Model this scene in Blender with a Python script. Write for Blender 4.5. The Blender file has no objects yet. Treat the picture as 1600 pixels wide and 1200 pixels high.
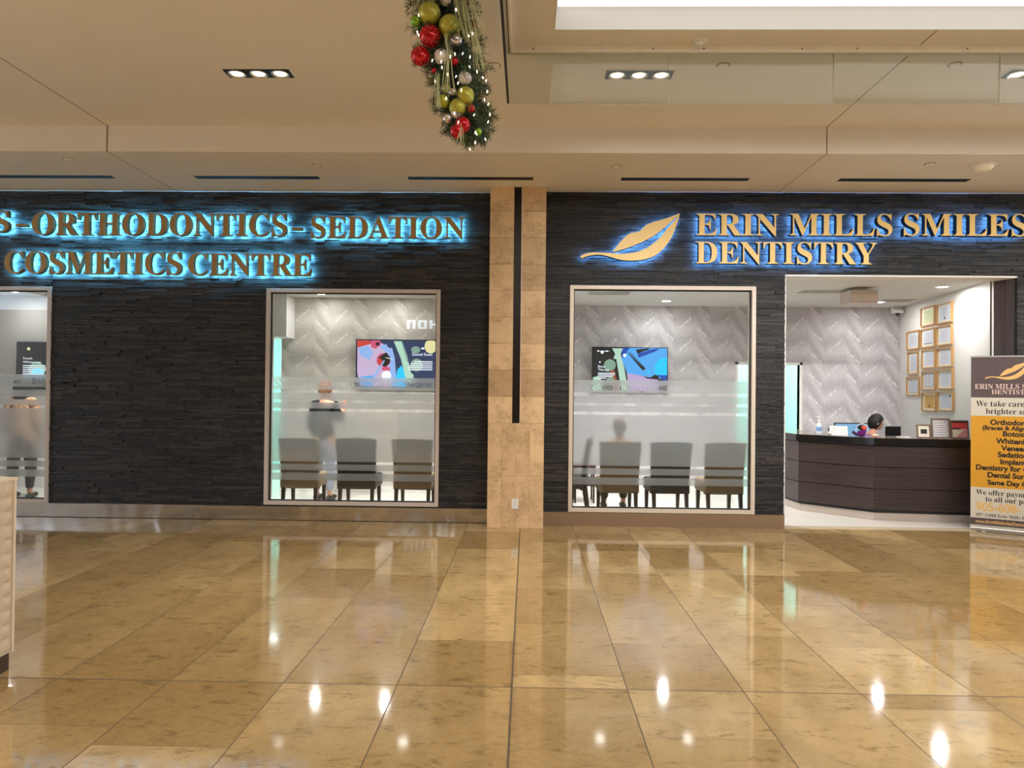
import bpy, bmesh, math, random
from mathutils import Vector, Matrix
random.seed(7)
PI = math.pi
C = bpy.context.scene.collection

# ---------------------------------------------------------------- camera, world, exposure, large lights
def set_camera():
    yaw, pitch, roll = .02134, .0097, .01043
    F = Vector((-math.sin(yaw)*math.cos(pitch), math.cos(yaw)*math.cos(pitch), math.sin(pitch)))
    r = Vector((math.cos(yaw), math.sin(yaw), 0)); u = r.cross(F)
    c, s = math.cos(roll), math.sin(roll)
    R_ = c*r+s*u; U = -s*r+c*u
    cam = bpy.data.cameras.new('camera'); cam.sensor_width = 36; cam.lens = 1109/1600*36
    cam.clip_start = .05; cam.clip_end = 200
    o = bpy.data.objects.new('camera', cam); C.objects.link(o)
    m = Matrix((R_, U, -F)).transposed().to_4x4(); m.translation = (0, 0, 1.57)
    o.matrix_world = m
    bpy.context.scene.camera = o
set_camera()
sc = bpy.context.scene
sc.view_settings.view_transform = 'Standard'; sc.view_settings.look = 'None'
sc.view_settings.exposure = 0.22; sc.view_settings.gamma = 1.0; sc.view_settings.use_curve_mapping = False
sc.cycles.max_bounces = 10; sc.cycles.transparent_max_bounces = 16; sc.cycles.transmission_bounces = 8
sc.cycles.sample_clamp_indirect = 6.0; sc.cycles.caustics_reflective = False; sc.cycles.caustics_refractive = False

def srgb(r, g, b):
    f = lambda c: (c/255/12.92) if c/255 <= .04045 else ((c/255+.055)/1.055)**2.4
    return (f(r), f(g), f(b), 1)

w = bpy.data.worlds.new('mall_ambient'); sc.world = w; w.use_nodes = True
w.node_tree.nodes['Background'].inputs[0].default_value = (.80, .97, 1.18, 1)
w.node_tree.nodes['Background'].inputs[1].default_value = 2.7

def area(name, loc, sx, sy, power, color, rot=(0, 0, 0), shape='RECTANGLE', spread=180):
    l = bpy.data.lights.new(name, 'AREA'); l.shape = shape; l.size = sx; l.size_y = sy; l.energy = power; l.color = color
    l.spread = math.radians(spread)
    o = bpy.data.objects.new(name, l); C.objects.link(o); o.location = loc; o.rotation_euler = rot
    return o
# added fill lamps above the unseen concourse, lifting the general brightness
area('rear_fill_lamp', (4.8, 0.2, 4.3), 9.0, 3.6, 360, (.97, .98, 1.0))
area('rear_fill_lamp', (-1.5, -3.4, 4.3), 12.0, 2.0, 300, (1.0, .97, .92))
area('floor_bounce_fill', (-5.5, 0.4, 4.12), 7.0, .5, 260, (1.0, .97, .92), spread=80)  # added fill: lights the unseen floor so it bounces onto the ceiling
# luminous cove by the shopfronts
area('cove_lamp', (4.6, 4.45, 4.33), 8.6, .7, 8, (1, .97, .92))
# added unseen strip at the cove's rear lip, brightening the right shopfront
area('wash_fill_lamp', (4.6, 4.0, 4.17), 8.4, .05, 48, (1, .97, .93), rot=(math.radians(65), 0, 0), spread=48)

# ---------------------------------------------------------------- materials
MATS = {}
class NT:
    def __init__(s, nt): s.nt = nt
    def n(s, t, ins=None, **props):
        nd = s.nt.nodes.new(t)
        for k, v in props.items(): setattr(nd, k, v)
        for k, v in (ins or {}).items():
            if isinstance(v, bpy.types.NodeSocket): s.nt.links.new(v, nd.inputs[k])
            elif isinstance(v, bpy.types.Node): s.nt.links.new(v.outputs[0], nd.inputs[k])
            else: nd.inputs[k].default_value = v
        return nd
    def m(s, op, a, b=0.0, c=0.0):
        return s.n('ShaderNodeMath', {0: a, 1: b, 2: c}, operation=op).outputs[0]
    def mix(s, f, a, b, blend='MIX'):
        return s.n('ShaderNodeMix', {0: f, 6: a, 7: b}, data_type='RGBA', blend_type=blend).outputs[2]
    def ramp(s, f, a, b):
        return s.n('ShaderNodeMapRange', {0: f, 1: a, 2: b, 3: 0.0, 4: 1.0}).outputs[0]
    def link(s, a, b): s.nt.links.new(a, b)

def newmat(name):
    m = bpy.data.materials.new(name); m.use_nodes = True
    nt = NT(m.node_tree); b = m.node_tree.nodes['Principled BSDF']
    MATS[name] = m
    return m, nt, b

def mat(name, col, rough=.5, metal=0, var=.12, scale=12, bump=0.0, stretch=(1, 1, 1), emit=0, coat=0, spec=.5):
    if name in MATS: return MATS[name]
    m, nt, b = newmat(name)
    c = srgb(*col)
    co = nt.n('ShaderNodeTexCoord'); mp = nt.n('ShaderNodeMapping', {0: co.outputs['Object'], 3: stretch})
    no = nt.n('ShaderNodeTexNoise', {'Vector': mp, 'Scale': scale, 'Detail': 4.0})
    dark = tuple(x*(1-var) for x in c[:3])+(1,); light = tuple(min(1, x*(1+var)) for x in c[:3])+(1,)
    colr = nt.mix(no.outputs[0], dark, light)
    nt.link(colr, b.inputs['Base Color'])
    b.inputs['Roughness'].default_value = rough; b.inputs['Metallic'].default_value = metal
    b.inputs['Specular IOR Level'].default_value = spec
    if coat: b.inputs['Coat Weight'].default_value = coat
    if bump:
        bp = nt.n('ShaderNodeBump', {'Height': no.outputs[0], 'Strength': bump, 'Distance': .01}); nt.link(bp.outputs[0], b.inputs['Normal'])
    if emit:
        nt.link(colr, b.inputs['Emission Color']); b.inputs['Emission Strength'].default_value = emit
    return m

def emat(name, col, strength=1.0):
    if name in MATS: return MATS[name]
    m, nt, b = newmat(name)
    c = srgb(*col)
    b.inputs['Base Color'].default_value = (.02, .02, .02, 1)
    b.inputs['Emission Color'].default_value = c; b.inputs['Emission Strength'].default_value = strength
    b.inputs['Roughness'].default_value = .3
    return m

def floor_mat():
    m, nt, b = newmat('polished_travertine_floor')
    co = nt.n('ShaderNodeTexCoord'); sp = nt.n('ShaderNodeSeparateXYZ', {0: co.outputs['Object']})
    X, Y = sp.outputs[0], sp.outputs[1]
    xs = nt.m('DIVIDE', nt.m('SUBTRACT', X, .545), .61)
    colm = nt.m('FLOOR', xs); fx = nt.m('FRACT', xs)
    rn = nt.n('ShaderNodeTexWhiteNoise', {'W': colm}, noise_dimensions='1D')
    dy = nt.m('SUBTRACT', Y, 3.775); zone = nt.m('GREATER_THAN', dy, 0.0)
    rn2 = nt.n('ShaderNodeTexWhiteNoise', {'W': nt.m('ADD', colm, nt.m('MULTIPLY', zone, 37.3))}, noise_dimensions='1D')
    off = nt.m('DIVIDE', nt.m('FLOOR', nt.m('MULTIPLY', rn2.outputs[0], 5.0)), 5.0)
    ys = nt.m('ADD', nt.m('DIVIDE', nt.m('ABSOLUTE', dy), .86), off)
    row = nt.m('FLOOR', ys); fy = nt.m('FRACT', ys)
    ex = nt.m('MULTIPLY', nt.m('MINIMUM', fx, nt.m('SUBTRACT', 1.0, fx)), .61)
    ey = nt.m('MULTIPLY', nt.m('MINIMUM', fy, nt.m('SUBTRACT', 1.0, fy)), .86)
    # long joints read darker than the short ones; expansion joint at y 3.775 and x -.065
    gx = nt.m('LESS_THAN', ex, .0028); gy = nt.m('LESS_THAN', ey, .0016)
    gm = nt.m('LESS_THAN', nt.m('ABSOLUTE', dy), .0045)
    gc = nt.m('LESS_THAN', nt.m('ABSOLUTE', nt.m('ADD', X, .065)), .0055)
    g = nt.m('MAXIMUM', nt.m('MAXIMUM', gx, gy), nt.m('MAXIMUM', gm, gc))
    cell = nt.n('ShaderNodeCombineXYZ', {0: colm, 1: nt.m('ADD', row, nt.m('MULTIPLY', zone, 51.0)), 2: 0.0})
    tone = nt.n('ShaderNodeTexWhiteNoise', {'Vector': cell}, noise_dimensions='3D')
    shift = nt.n('ShaderNodeVectorMath', {0: co.outputs['Object'], 1: tone.outputs[1]}, operation='ADD')
    big = nt.n('ShaderNodeTexNoise', {'Vector': nt.n('ShaderNodeMapping', {0: shift, 3: (1.6, .8, 1)}), 'Scale': 2.2, 'Detail': 6.0, 'Roughness': .6})
    fine = nt.n('ShaderNodeTexNoise', {'Vector': shift, 'Scale': 26.0, 'Detail': 6.0, 'Roughness': .75})
    blot = nt.n('ShaderNodeTexNoise', {'Vector': nt.n('ShaderNodeMapping', {0: shift, 3: (1.0, 2.2, 1)}), 'Scale': 6.5, 'Detail': 9.0, 'Roughness': .78, 'Distortion': .6})
    base = nt.mix(tone.outputs[0], srgb(150, 121, 76), srgb(200, 172, 122))
    base = nt.mix(nt.m('MULTIPLY', nt.ramp(big.outputs[0], .38, .68), .55), base, srgb(128, 100, 60))
    base = nt.mix(nt.m('MULTIPLY', nt.ramp(fine.outputs[0], .35, .75), .38), base, srgb(196, 168, 118))
    base = nt.mix(nt.m('MULTIPLY', nt.ramp(blot.outputs[0], .53, .66), .62), base, srgb(92, 72, 44))
    base = nt.mix(nt.m('MULTIPLY', g, .85), base, srgb(52, 38, 22))
    nt.link(base, b.inputs['Base Color'])
    rg = nt.m('ADD', .05, nt.m('MULTIPLY', fine.outputs[0], .04))
    nt.link(nt.m('MAXIMUM', rg, nt.m('MULTIPLY', g, .6)), b.inputs['Roughness'])
    b.inputs['Specular IOR Level'].default_value = .72
    h = nt.m('SUBTRACT', nt.m('MULTIPLY', big.outputs[0], .10), nt.m('MULTIPLY', g, .35))
    bp = nt.n('ShaderNodeBump', {'Height': h, 'Strength': .12, 'Distance': .01}); nt.link(bp.outputs[0], b.inputs['Normal'])
    return m

def slate_mat():
    m, nt, b = newmat('dark_ledger_slate')
    co = nt.n('ShaderNodeTexCoord'); at = nt.n('ShaderNodeAttribute', attribute_name='tone')
    mp = nt.n('ShaderNodeMapping', {0: co.outputs['Object'], 3: (3, 3, 14)})
    no = nt.n('ShaderNodeTexNoise', {'Vector': mp, 'Scale': 6.0, 'Detail': 8.0, 'Roughness': .7})
    n2 = nt.n('ShaderNodeTexNoise', {'Vector': co.outputs['Object'], 'Scale': 60.0, 'Detail': 4.0})
    c = nt.mix(at.outputs['Fac'], srgb(15, 14, 15), srgb(58, 53, 52))
    c = nt.mix(nt.m('MULTIPLY', nt.ramp(no.outputs[0], .52, .72), .75), c, srgb(88, 80, 74))
    c = nt.mix(nt.m('MULTIPLY', nt.ramp(no.outputs[0], .48, .28), .7), c, srgb(9, 8, 9))
    nt.link(c, b.inputs['Base Color']); b.inputs['Roughness'].default_value = .62
    h = nt.m('ADD', no.outputs[0], nt.m('MULTIPLY', n2.outputs[0], .3))
    bp = nt.n('ShaderNodeBump', {'Height': h, 'Strength': .6, 'Distance': .008}); nt.link(bp.outputs[0], b.inputs['Normal'])
    return m

def travertine_mat():
    m, nt, b = newmat('pillar_travertine')
    co = nt.n('ShaderNodeTexCoord'); at = nt.n('ShaderNodeAttribute', attribute_name='tone')
    sh = nt.n('ShaderNodeVectorMath', {0: co.outputs['Object'], 1: at.outputs['Vector']}, operation='ADD')
    big = nt.n('ShaderNodeTexNoise', {'Vector': sh, 'Scale': 5.0, 'Detail': 7.0, 'Roughness': .65})
    pit = nt.n('ShaderNodeTexNoise', {'Vector': nt.n('ShaderNodeMapping', {0: sh, 3: (1, 1, 1.6)}), 'Scale': 42.0, 'Detail': 5.0, 'Roughness': .7, 'Distortion': 1.2})
    c = nt.mix(at.outputs['Fac'], srgb(190, 156, 116), srgb(232, 198, 152))
    c = nt.mix(nt.m('MULTIPLY', nt.ramp(big.outputs[0], .45, .7), .5), c, srgb(160, 126, 88))
    pm = nt.m('MULTIPLY', nt.ramp(pit.outputs[0], .55, .64), nt.ramp(big.outputs[0], .38, .6))
    c = nt.mix(nt.m('MULTIPLY', pm, .75), c, srgb(84, 62, 40))
    nt.link(c, b.inputs['Base Color']); b.inputs['Roughness'].default_value = .5
    bp = nt.n('ShaderNodeBump', {'Height': pm, 'Strength': .5, 'Distance': -.004}); nt.link(bp.outputs[0], b.inputs['Normal'])
    return m

def wallpaper_mat(name, a, bb, hi):
    m, nt, b = newmat(name)
    co = nt.n('ShaderNodeTexCoord'); sp = nt.n('ShaderNodeSeparateXYZ', {0: co.outputs['Object']})
    X, Z = sp.outputs[0], sp.outputs[2]
    xs = nt.m('DIVIDE', X, .30); colm = nt.m('FLOOR', xs); u = nt.m('SUBTRACT', nt.m('FRACT', xs), .5)
    par = nt.m('MODULO', nt.m('ADD', colm, 100.0), 2.0)
    sg = nt.m('SUBTRACT', nt.m('MULTIPLY', par, 2.0), 1.0)
    v = nt.m('ADD', nt.m('DIVIDE', Z, .36), nt.m('ADD', nt.m('MULTIPLY', nt.m('MULTIPLY', u, sg), .75), nt.m('MULTIPLY', par, .5)))
    d = nt.m('FRACT', v)
    soft = nt.m('MULTIPLY', nt.m('ADD', nt.m('SINE', nt.m('MULTIPLY', nt.m('ADD', v, nt.m('MULTIPLY', u, .6)), 2*PI)), 1.0), .5)
    line = nt.m('SUBTRACT', 1.0, nt.ramp(nt.m('ABSOLUTE', nt.m('SUBTRACT', d, .5)), .03, .09))
    inside = nt.m('LESS_THAN', nt.m('ABSOLUTE', u), .34)
    hatch = nt.n('ShaderNodeTexNoise', {'Vector': nt.n('ShaderNodeMapping', {0: co.outputs['Object'], 3: (1, 1, .45)}), 'Scale': 60.0, 'Detail': 2.0})
    hm = nt.ramp(hatch.outputs[0], .40, .62)
    lm = nt.m('MULTIPLY', nt.m('MULTIPLY', line, inside), nt.m('MULTIPLY', hm, .85))
    c = nt.mix(nt.m('MULTIPLY', soft, .8), srgb(*a), srgb(*bb))
    c = nt.mix(nt.m('MULTIPLY', hm, .18), c, srgb(*hi))
    c = nt.mix(lm, c, srgb(*hi))
    nt.link(c, b.inputs['Base Color']); b.inputs['Roughness'].default_value = .45
    return m

def wood_mat(name, c1, c2, horiz=True, rough=.4, sc_=1.0):
    m, nt, b = newmat(name)
    co = nt.n('ShaderNodeTexCoord')
    st = (1.2*sc_, 1.2*sc_, 40*sc_) if horiz else (40*sc_, 40*sc_, 1.2*sc_)
    no = nt.n('ShaderNodeTexNoise', {'Vector': nt.n('ShaderNodeMapping', {0: co.outputs['Object'], 3: st}), 'Scale': 2.0, 'Detail': 8.0, 'Roughness': .65})
    c = nt.mix(nt.ramp(no.outputs[0], .3, .7), srgb(*c1), srgb(*c2))
    nt.link(c, b.inputs['Base Color']); b.inputs['Roughness'].default_value = rough
    return m

def steel_mat():
    m, nt, b = newmat('brushed_steel')
    co = nt.n('ShaderNodeTexCoord')
    no = nt.n('ShaderNodeTexNoise', {'Vector': nt.n('ShaderNodeMapping', {0: co.outputs['Object'], 3: (2.2, 1, .8)}), 'Scale': 1.0, 'Detail': 1.0, 'Distortion': .8})
    no2 = nt.n('ShaderNodeTexNoise', {'Vector': nt.n('ShaderNodeMapping', {0: co.outputs['Object'], 3: (60, 1, 1)}), 'Scale': 4.0, 'Detail': 3.0})
    nt.link(nt.mix(no2.outputs[0], srgb(205, 198, 192), srgb(230, 224, 220)), b.inputs['Base Color'])
    b.inputs['Metallic'].default_value = 1; b.inputs['Roughness'].default_value = .12
    bp = nt.n('ShaderNodeBump', {'Height': no.outputs[0], 'Strength': .35, 'Distance': .05}); nt.link(bp.outputs[0], b.inputs['Normal'])
    return m

def glass_mat(name, tint, ior=1.45, amount=1.0):
    m, nt, b = newmat(name)
    nt.nt.nodes.remove(b)
    out = nt.nt.nodes['Material Output']
    no = nt.n('ShaderNodeTexNoise', {'Scale': 1.5})
    fr = nt.n('ShaderNodeFresnel', {'IOR': ior})
    gl = nt.n('ShaderNodeBsdfGlossy', {'Roughness': nt.m('MULTIPLY', no.outputs[0], .01), 'Color': (1, 1, 1, 1)})
    tr = nt.n('ShaderNodeBsdfTransparent', {'Color': tint})
    mx = nt.n('ShaderNodeMixShader', {0: nt.m('MULTIPLY', fr, amount), 1: tr, 2: gl})
    nt.link(mx.outputs[0], out.inputs[0])
    return m

def film_mat():
    m, nt, b = newmat('frosted_window_film')
    nt.nt.nodes.remove(b)
    out = nt.nt.nodes['Material Output']
    no = nt.n('ShaderNodeTexNoise', {'Scale': 80.0})
    rf = nt.n('ShaderNodeBsdfRefraction', {'Roughness': .26, 'IOR': 1.25, 'Color': (.93, .93, .93, 1)})
    df = nt.n('ShaderNodeBsdfDiffuse', {'Color': nt.mix(no.outputs[0], (.78, .79, .79, 1), (.84, .85, .85, 1))})
    tl = nt.n('ShaderNodeBsdfTranslucent', {'Color': (.85, .85, .85, 1)})
    m1 = nt.n('ShaderNodeMixShader', {0: .5, 1: df, 2: tl})
    mx = nt.n('ShaderNodeMixShader', {0: .29, 1: rf, 2: m1})
    nt.link(mx.outputs[0], out.inputs[0])
    return m

def granite_mat():
    m, nt, b = newmat('speckled_granite')
    co = nt.n('ShaderNodeTexCoord')
    v = nt.n('ShaderNodeTexVoronoi', {'Vector': co.outputs['Object'], 'Scale': 45.0})
    no = nt.n('ShaderNodeTexNoise', {'Vector': co.outputs['Object'], 'Scale': 22.0, 'Detail': 6.0})
    c = nt.mix(nt.ramp(v.outputs[0], .1, .7), srgb(190, 170, 150), srgb(120, 100, 88))
    c = nt.mix(nt.ramp(no.outputs[0], .52, .6), c, srgb(28, 22, 20))
    nt.link(c, b.inputs['Base Color']); b.inputs['Roughness'].default_value = .12
    return m

M_floor = floor_mat(); M_slate = slate_mat(); M_trav = travertine_mat(); M_steel = steel_mat()
M_paperL = wallpaper_mat('feather_wallpaper_cream', (178, 172, 162), (208, 203, 195), (240, 236, 228))
M_paperR = wallpaper_mat('feather_wallpaper_grey', (176, 171, 175), (208, 204, 207), (242, 239, 242))
M_glass = glass_mat('clear_window_glass', (.97, .985, .98, 1))
M_baffle = glass_mat('smoke_baffle_glass', (.90, .93, .92, 1), 1.42, .7)
M_film = film_mat(); M_granite = granite_mat()
M_ceil = mat('painted_plaster_warm', (236, 230, 223), .8, var=.03, scale=3)
M_white = mat('white_paint', (226, 224, 220), .6, var=.03, scale=3)
M_iceil = mat('interior_ceiling_white', (222, 220, 216), .7, var=.02, scale=4)
M_itile = mat('white_porcelain_floor', (222, 218, 210), .18, var=.05, scale=2)
M_black = mat('matte_black', (12, 12, 13), .5, var=.2)
M_blackg = mat('gloss_black_plastic', (10, 10, 12), .25, var=.2)
M_groove = mat('dark_groove', (92, 68, 46), .9)
M_frame = mat('champagne_aluminium', (204, 192, 184), .38, var=.05, stretch=(1, 1, 20), metal=.0)
M_frame3 = mat('pale_aluminium', (214, 200, 184), .38, var=.05, stretch=(1, 1, 20), metal=.0)
M_gasket_shade = mat('gasket_and_gap_shade', (22, 20, 20), .6)
M_channel = mat('dark_bronze_channel', (44, 36, 32), .35, metal=.6)
M_jamb = wood_mat('dark_laminate_jamb', (58, 46, 46), (82, 68, 66), False, .4)
M_desk = wood_mat('dark_walnut_laminate', (34, 26, 25), (68, 53, 49), True, .38)
M_bronze = mat('bronze_letter_face', (176, 140, 84), .45, var=.06, metal=.0)
M_bronzer = mat('bronze_letter_return', (148, 122, 66), .4, var=.06, metal=.3)
M_gold = mat('pale_gold_letter_face', (255, 214, 138), .42, var=.04)
M_goldr = mat('black_letter_return', (22, 20, 22), .4)
def halo_mat(name, col, st):      # LED strip: shines only towards the wall behind the letter
    m = emat(name, col, st); nt = NT(m.node_tree); g = nt.n('ShaderNodeNewGeometry')
    nt.link(nt.m('MULTIPLY', g.outputs['Backfacing'], st), m.node_tree.nodes['Principled BSDF'].inputs['Emission Strength']); return m
M_halo = halo_mat('blue_halo_led', (96, 200, 255), 110.0)
M_halo2 = halo_mat('soft_blue_halo_led', (100, 170, 255), 40.0)
M_lamp = emat('warm_lamp_face', (255, 228, 180), 9.0)
M_led = emat('led_downlight_face', (255, 252, 246), 14.0)
M_paint_w = mat('white_powder_coat', (232, 230, 226), .45, var=.03)
M_taupe = mat('taupe_upholstery', (128, 106, 76), .65, var=.15, scale=40)
M_blackl = mat('black_upholstery', (22, 20, 20), .55, var=.2, scale=30)
M_legw = mat('espresso_leg', (38, 26, 22), .4)
M_skin = mat('skin', (196, 142, 116), .5, var=.08, scale=20)
M_lips = mat('lips', (160, 84, 78), .45)
M_eye = mat('eye_dark', (30, 22, 20), .2)
M_alu = mat('satin_aluminium', (200, 198, 194), .3, metal=.85, var=.05)
M_teal = mat('pale_aqua_wall', (196, 232, 224), .6, var=.03)

# ---------------------------------------------------------------- mesh helper
TEXT = {}
def bold(s):
    o = ''
    for c in s:
        if 'A' <= c <= 'Z': o += chr(0x1D400+ord(c)-65)
        elif 'a' <= c <= 'z': o += chr(0x1D41A+ord(c)-97)
        elif '0' <= c <= '9': o += chr(0x1D7CE+ord(c)-48)
        else: o += c
    return o
def text_geo(s, extrude=0.0, offset=0.0):
    k = (s, extrude, offset)
    if k not in TEXT:
        c = bpy.data.curves.new('text', 'FONT'); c.body = s; c.extrude = extrude; c.resolution_u = 5; c.offset = offset
        o = bpy.data.objects.new('text', c); C.objects.link(o)
        dg = bpy.context.evaluated_depsgraph_get(); e = o.evaluated_get(dg); me = e.to_mesh()
        TEXT[k] = ([v.co.copy() for v in me.vertices], [tuple(p.vertices) for p in me.polygons], [p.normal.copy() for p in me.polygons])
        e.to_mesh_clear(); bpy.data.objects.remove(o); bpy.data.curves.remove(c)
    return TEXT[k]
CAPS = {}
def cap_h(serif):
    if serif not in CAPS:
        v = text_geo(bold('H') if serif else 'H')[0]; CAPS[serif] = max(p.y for p in v)
    return CAPS[serif]
def text_bb(s):
    v = text_geo(s)[0]
    return (min(p.x for p in v), max(p.x for p in v)) if v else (0, 0)

class MB:
    def __init__(s): s.v = []; s.f = []; s.m = []; s.t = []
    def add(s, vs, fs, m=0, tone=.5):
        k = len(s.v); s.v += [tuple(v) for v in vs]
        for i, f in enumerate(fs):
            s.f.append(tuple(k+j for j in f)); s.m.append(m[i] if isinstance(m, list) else m); s.t.append(tone)
        return s
    def box(s, x0, x1, y0, y1, z0, z1, m=0, tone=.5, back=True):
        vs = [(x0, y0, z0), (x1, y0, z0), (x1, y1, z0), (x0, y1, z0), (x0, y0, z1), (x1, y0, z1), (x1, y1, z1), (x0, y1, z1)]
        fs = [(0, 3, 2, 1), (4, 5, 6, 7), (0, 1, 5, 4), (1, 2, 6, 5), (3, 0, 4, 7)]
        if back: fs.append((2, 3, 7, 6))
        return s.add(vs, fs, m, tone)
    def prism(s, poly, y0, y1, m=0, ms=None):      # XZ outline given a depth in Y
        n = len(poly); a = sum(poly[i][0]*poly[(i+1) % n][1]-poly[(i+1) % n][0]*poly[i][1] for i in range(n))
        if a < 0: poly = poly[::-1]
        vs = [(x, y0, z) for x, z in poly]+[(x, y1, z) for x, z in poly]
        fs = [tuple(range(n)), tuple(range(2*n-1, n-1, -1))]+[(i, n+i, n+(i+1) % n, (i+1) % n) for i in range(n)]
        return s.add(vs, fs, [m, m]+[m if ms is None else ms]*n)
    def slab(s, poly, z0, z1, m=0, ms=None):       # XY outline given a height
        n = len(poly); a = sum(poly[i][0]*poly[(i+1) % n][1]-poly[(i+1) % n][0]*poly[i][1] for i in range(n))
        if a < 0: poly = poly[::-1]
        vs = [(x, y, z0) for x, y in poly]+[(x, y, z1) for x, y in poly]
        fs = [tuple(range(n-1, -1, -1)), tuple(range(n, 2*n))]+[(i, (i+1) % n, n+(i+1) % n, n+i) for i in range(n)]
        return s.add(vs, fs, [m, m]+[m if ms is None else ms]*n)
    def cyl(s, p0, p1, r0, r1=None, n=16, m=0, cap=True):
        r1 = r0 if r1 is None else r1
        p0 = Vector(p0); p1 = Vector(p1); d = (p1-p0).normalized()
        a = Vector((0, 0, 1)) if abs(d.z) < .9 else Vector((1, 0, 0))
        u = d.cross(a).normalized(); w_ = d.cross(u)
        vs = [p0+(u*math.cos(2*PI*i/n)+w_*math.sin(2*PI*i/n))*r0 for i in range(n)]+[p1+(u*math.cos(2*PI*i/n)+w_*math.sin(2*PI*i/n))*r1 for i in range(n)]
        fs = [(i, n+i, n+(i+1) % n, (i+1) % n) for i in range(n)]
        if cap: fs += [tuple(range(n)), tuple(range(2*n-1, n-1, -1))]
        return s.add(vs, fs, m)
    def tube(s, pts, r, n=6, m=0):
        for a, b in zip(pts, pts[1:]): s.cyl(a, b, r, r, n, m)
        return s
    def lathe(s, prof, c=(0, 0, 0), n=24, m=0):
        vs = []
        for r, z in prof:
            vs += [(c[0]+r*math.cos(2*PI*i/n), c[1]+r*math.sin(2*PI*i/n), c[2]+z) for i in range(n)]
        fs = [(k*n+i, k*n+(i+1) % n, (k+1)*n+(i+1) % n, (k+1)*n+i) for k in range(len(prof)-1) for i in range(n)]
        return s.add(vs, fs, m)
    def ball(s, c, r, nu=20, nv=12, sc=(1, 1, 1), m=0, fn=None):
        vs = []
        for j in range(nv+1):
            th = PI*j/nv
            for i in range(nu):
                ph = 2*PI*i/nu
                p = Vector((math.sin(th)*math.cos(ph)*sc[0], math.sin(th)*math.sin(ph)*sc[1], math.cos(th)*sc[2]))*r
                if fn: p = fn(p)
                vs.append(p+Vector(c))
        fs = [(j*nu+i, (j+1)*nu+i, (j+1)*nu+(i+1) % nu, j*nu+(i+1) % nu) for j in range(nv) for i in range(nu)]
        return s.add(vs, fs, m)
    def text(s, st, x, y, z, h, serif=False, m=0, width=None, sx=1.0, align='l', ext=0.0, off=0.0):
        st = bold(st) if serif else st
        k = h/cap_h(serif); vs, fs, ns = text_geo(st, ext/k if ext else 0.0, off)
        if not vs: return s
        x0 = min(v.x for v in vs); x1 = max(v.x for v in vs)
        kx = width/(x1-x0) if width else k*sx
        o = x0 if align == 'l' else (x1 if align == 'r' else (x0+x1)/2)
        return s.add([(x+(v.x-o)*kx, y-v.z*k, z+v.y*k) for v in vs], fs, m)
    def build(s, name, mats, parent=None, smooth=None, bevel=0, local=False):
        sh = Vector((0, 0, 0))
        if parent is not None and not local:
            q = parent
            while q: sh += q.location; q = q.parent
        me = bpy.data.meshes.new(name)
        me.from_pydata([(v[0]-sh.x, v[1]-sh.y, v[2]-sh.z) for v in s.v], [], s.f)
        for mm in (mats if isinstance(mats, (list, tuple)) else [mats]): me.materials.append(mm)
        me.polygons.foreach_set('material_index', s.m)
        at = me.attributes.new('tone', 'FLOAT', 'FACE'); at.data.foreach_set('value', s.t)
        if smooth is not None:
            me.shade_smooth(); me.set_sharp_from_angle(angle=math.radians(smooth))
        me.update()
        o = bpy.data.objects.new(name, me); C.objects.link(o)
        if parent is not None: o.parent = parent
        if bevel:
            bv = o.modifiers.new('bevel', 'BEVEL'); bv.width = bevel; bv.segments = 2; bv.limit_method = 'ANGLE'; bv.angle_limit = math.radians(40)
        return o

def tag(o, label=None, cat=None, group=None, kind=None):
    if label: o['label'] = label
    if cat: o['category'] = cat
    if group: o['group'] = group
    if kind: o['kind'] = kind
    return o
def thing(name, label, cat, loc=(0, 0, 0), rz=0, group=None):
    o = bpy.data.objects.new(name, None); C.objects.link(o); o.location = loc; o.rotation_euler = (0, 0, rz); o.empty_display_size = .1
    return tag(o, label, cat, group)
def struct(o): return tag(o, kind='structure')
def recenter(o):      # a single-mesh thing: origin at the base of its own geometry
    me = o.data; xs = [v.co for v in me.vertices]
    c = Vector(((min(v.x for v in xs)+max(v.x for v in xs))/2, (min(v.y for v in xs)+max(v.y for v in xs))/2, min(v.z for v in xs)))
    me.transform(Matrix.Translation(-c)); o.location = c
    return o
def dup(o, parent=None, **kw):
    c = o.copy(); C.objects.link(c); c.parent = parent
    for ch in o.children: dup(ch, c)
    return c

# ---------------------------------------------------------------- shell
YL, YR, YP = 8.42, 8.36, 8.14          # stone faces of the two shopfronts and of the pillar
ZS, ZU, ZI = 3.92, 4.18, 2.97          # soffit, concourse ceiling, clinic ceiling

struct(MB().box(-26, 26, -8, 8.52, -.1, 0).build('floor', M_floor))
struct(MB().box(-10, 9, 8.52, 14.5, -.1, .002).build('floor_clinic', M_itile))
# concourse ceiling with the cove and an added unseen fill-lamp well cut out
b = MB()
def sheet(b, x0, x1, y0, y1, z0, z1): b.box(x0, x1, y0, y1, z0, z1)
CX0, CX1, CY0, CY1 = .17, 9.0, 3.95, 5.1
sheet(b, -14, CX0, -8, 6.98, ZU, ZU+.12); sheet(b, CX0, 14, CY1, 6.98, ZU, ZU+.12)
sheet(b, CX1, 14, -8, CY1, ZU, ZU+.12)
sheet(b, CX0, CX1, 2.1, CY0, ZU, ZU+.12); sheet(b, CX0, CX1, -8, -1.7, ZU, ZU+.12)
struct(b.build('ceiling', M_ceil))
# fascia drop and soffit over the shopfronts
b = MB(); b.box(-14, 14, 6.98, 7.06, ZS, ZU+.12); b.box(-14, 14, 7.06, 8.9, ZS, ZS+.1)
struct(b.build('ceiling_soffit', M_ceil))
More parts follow.
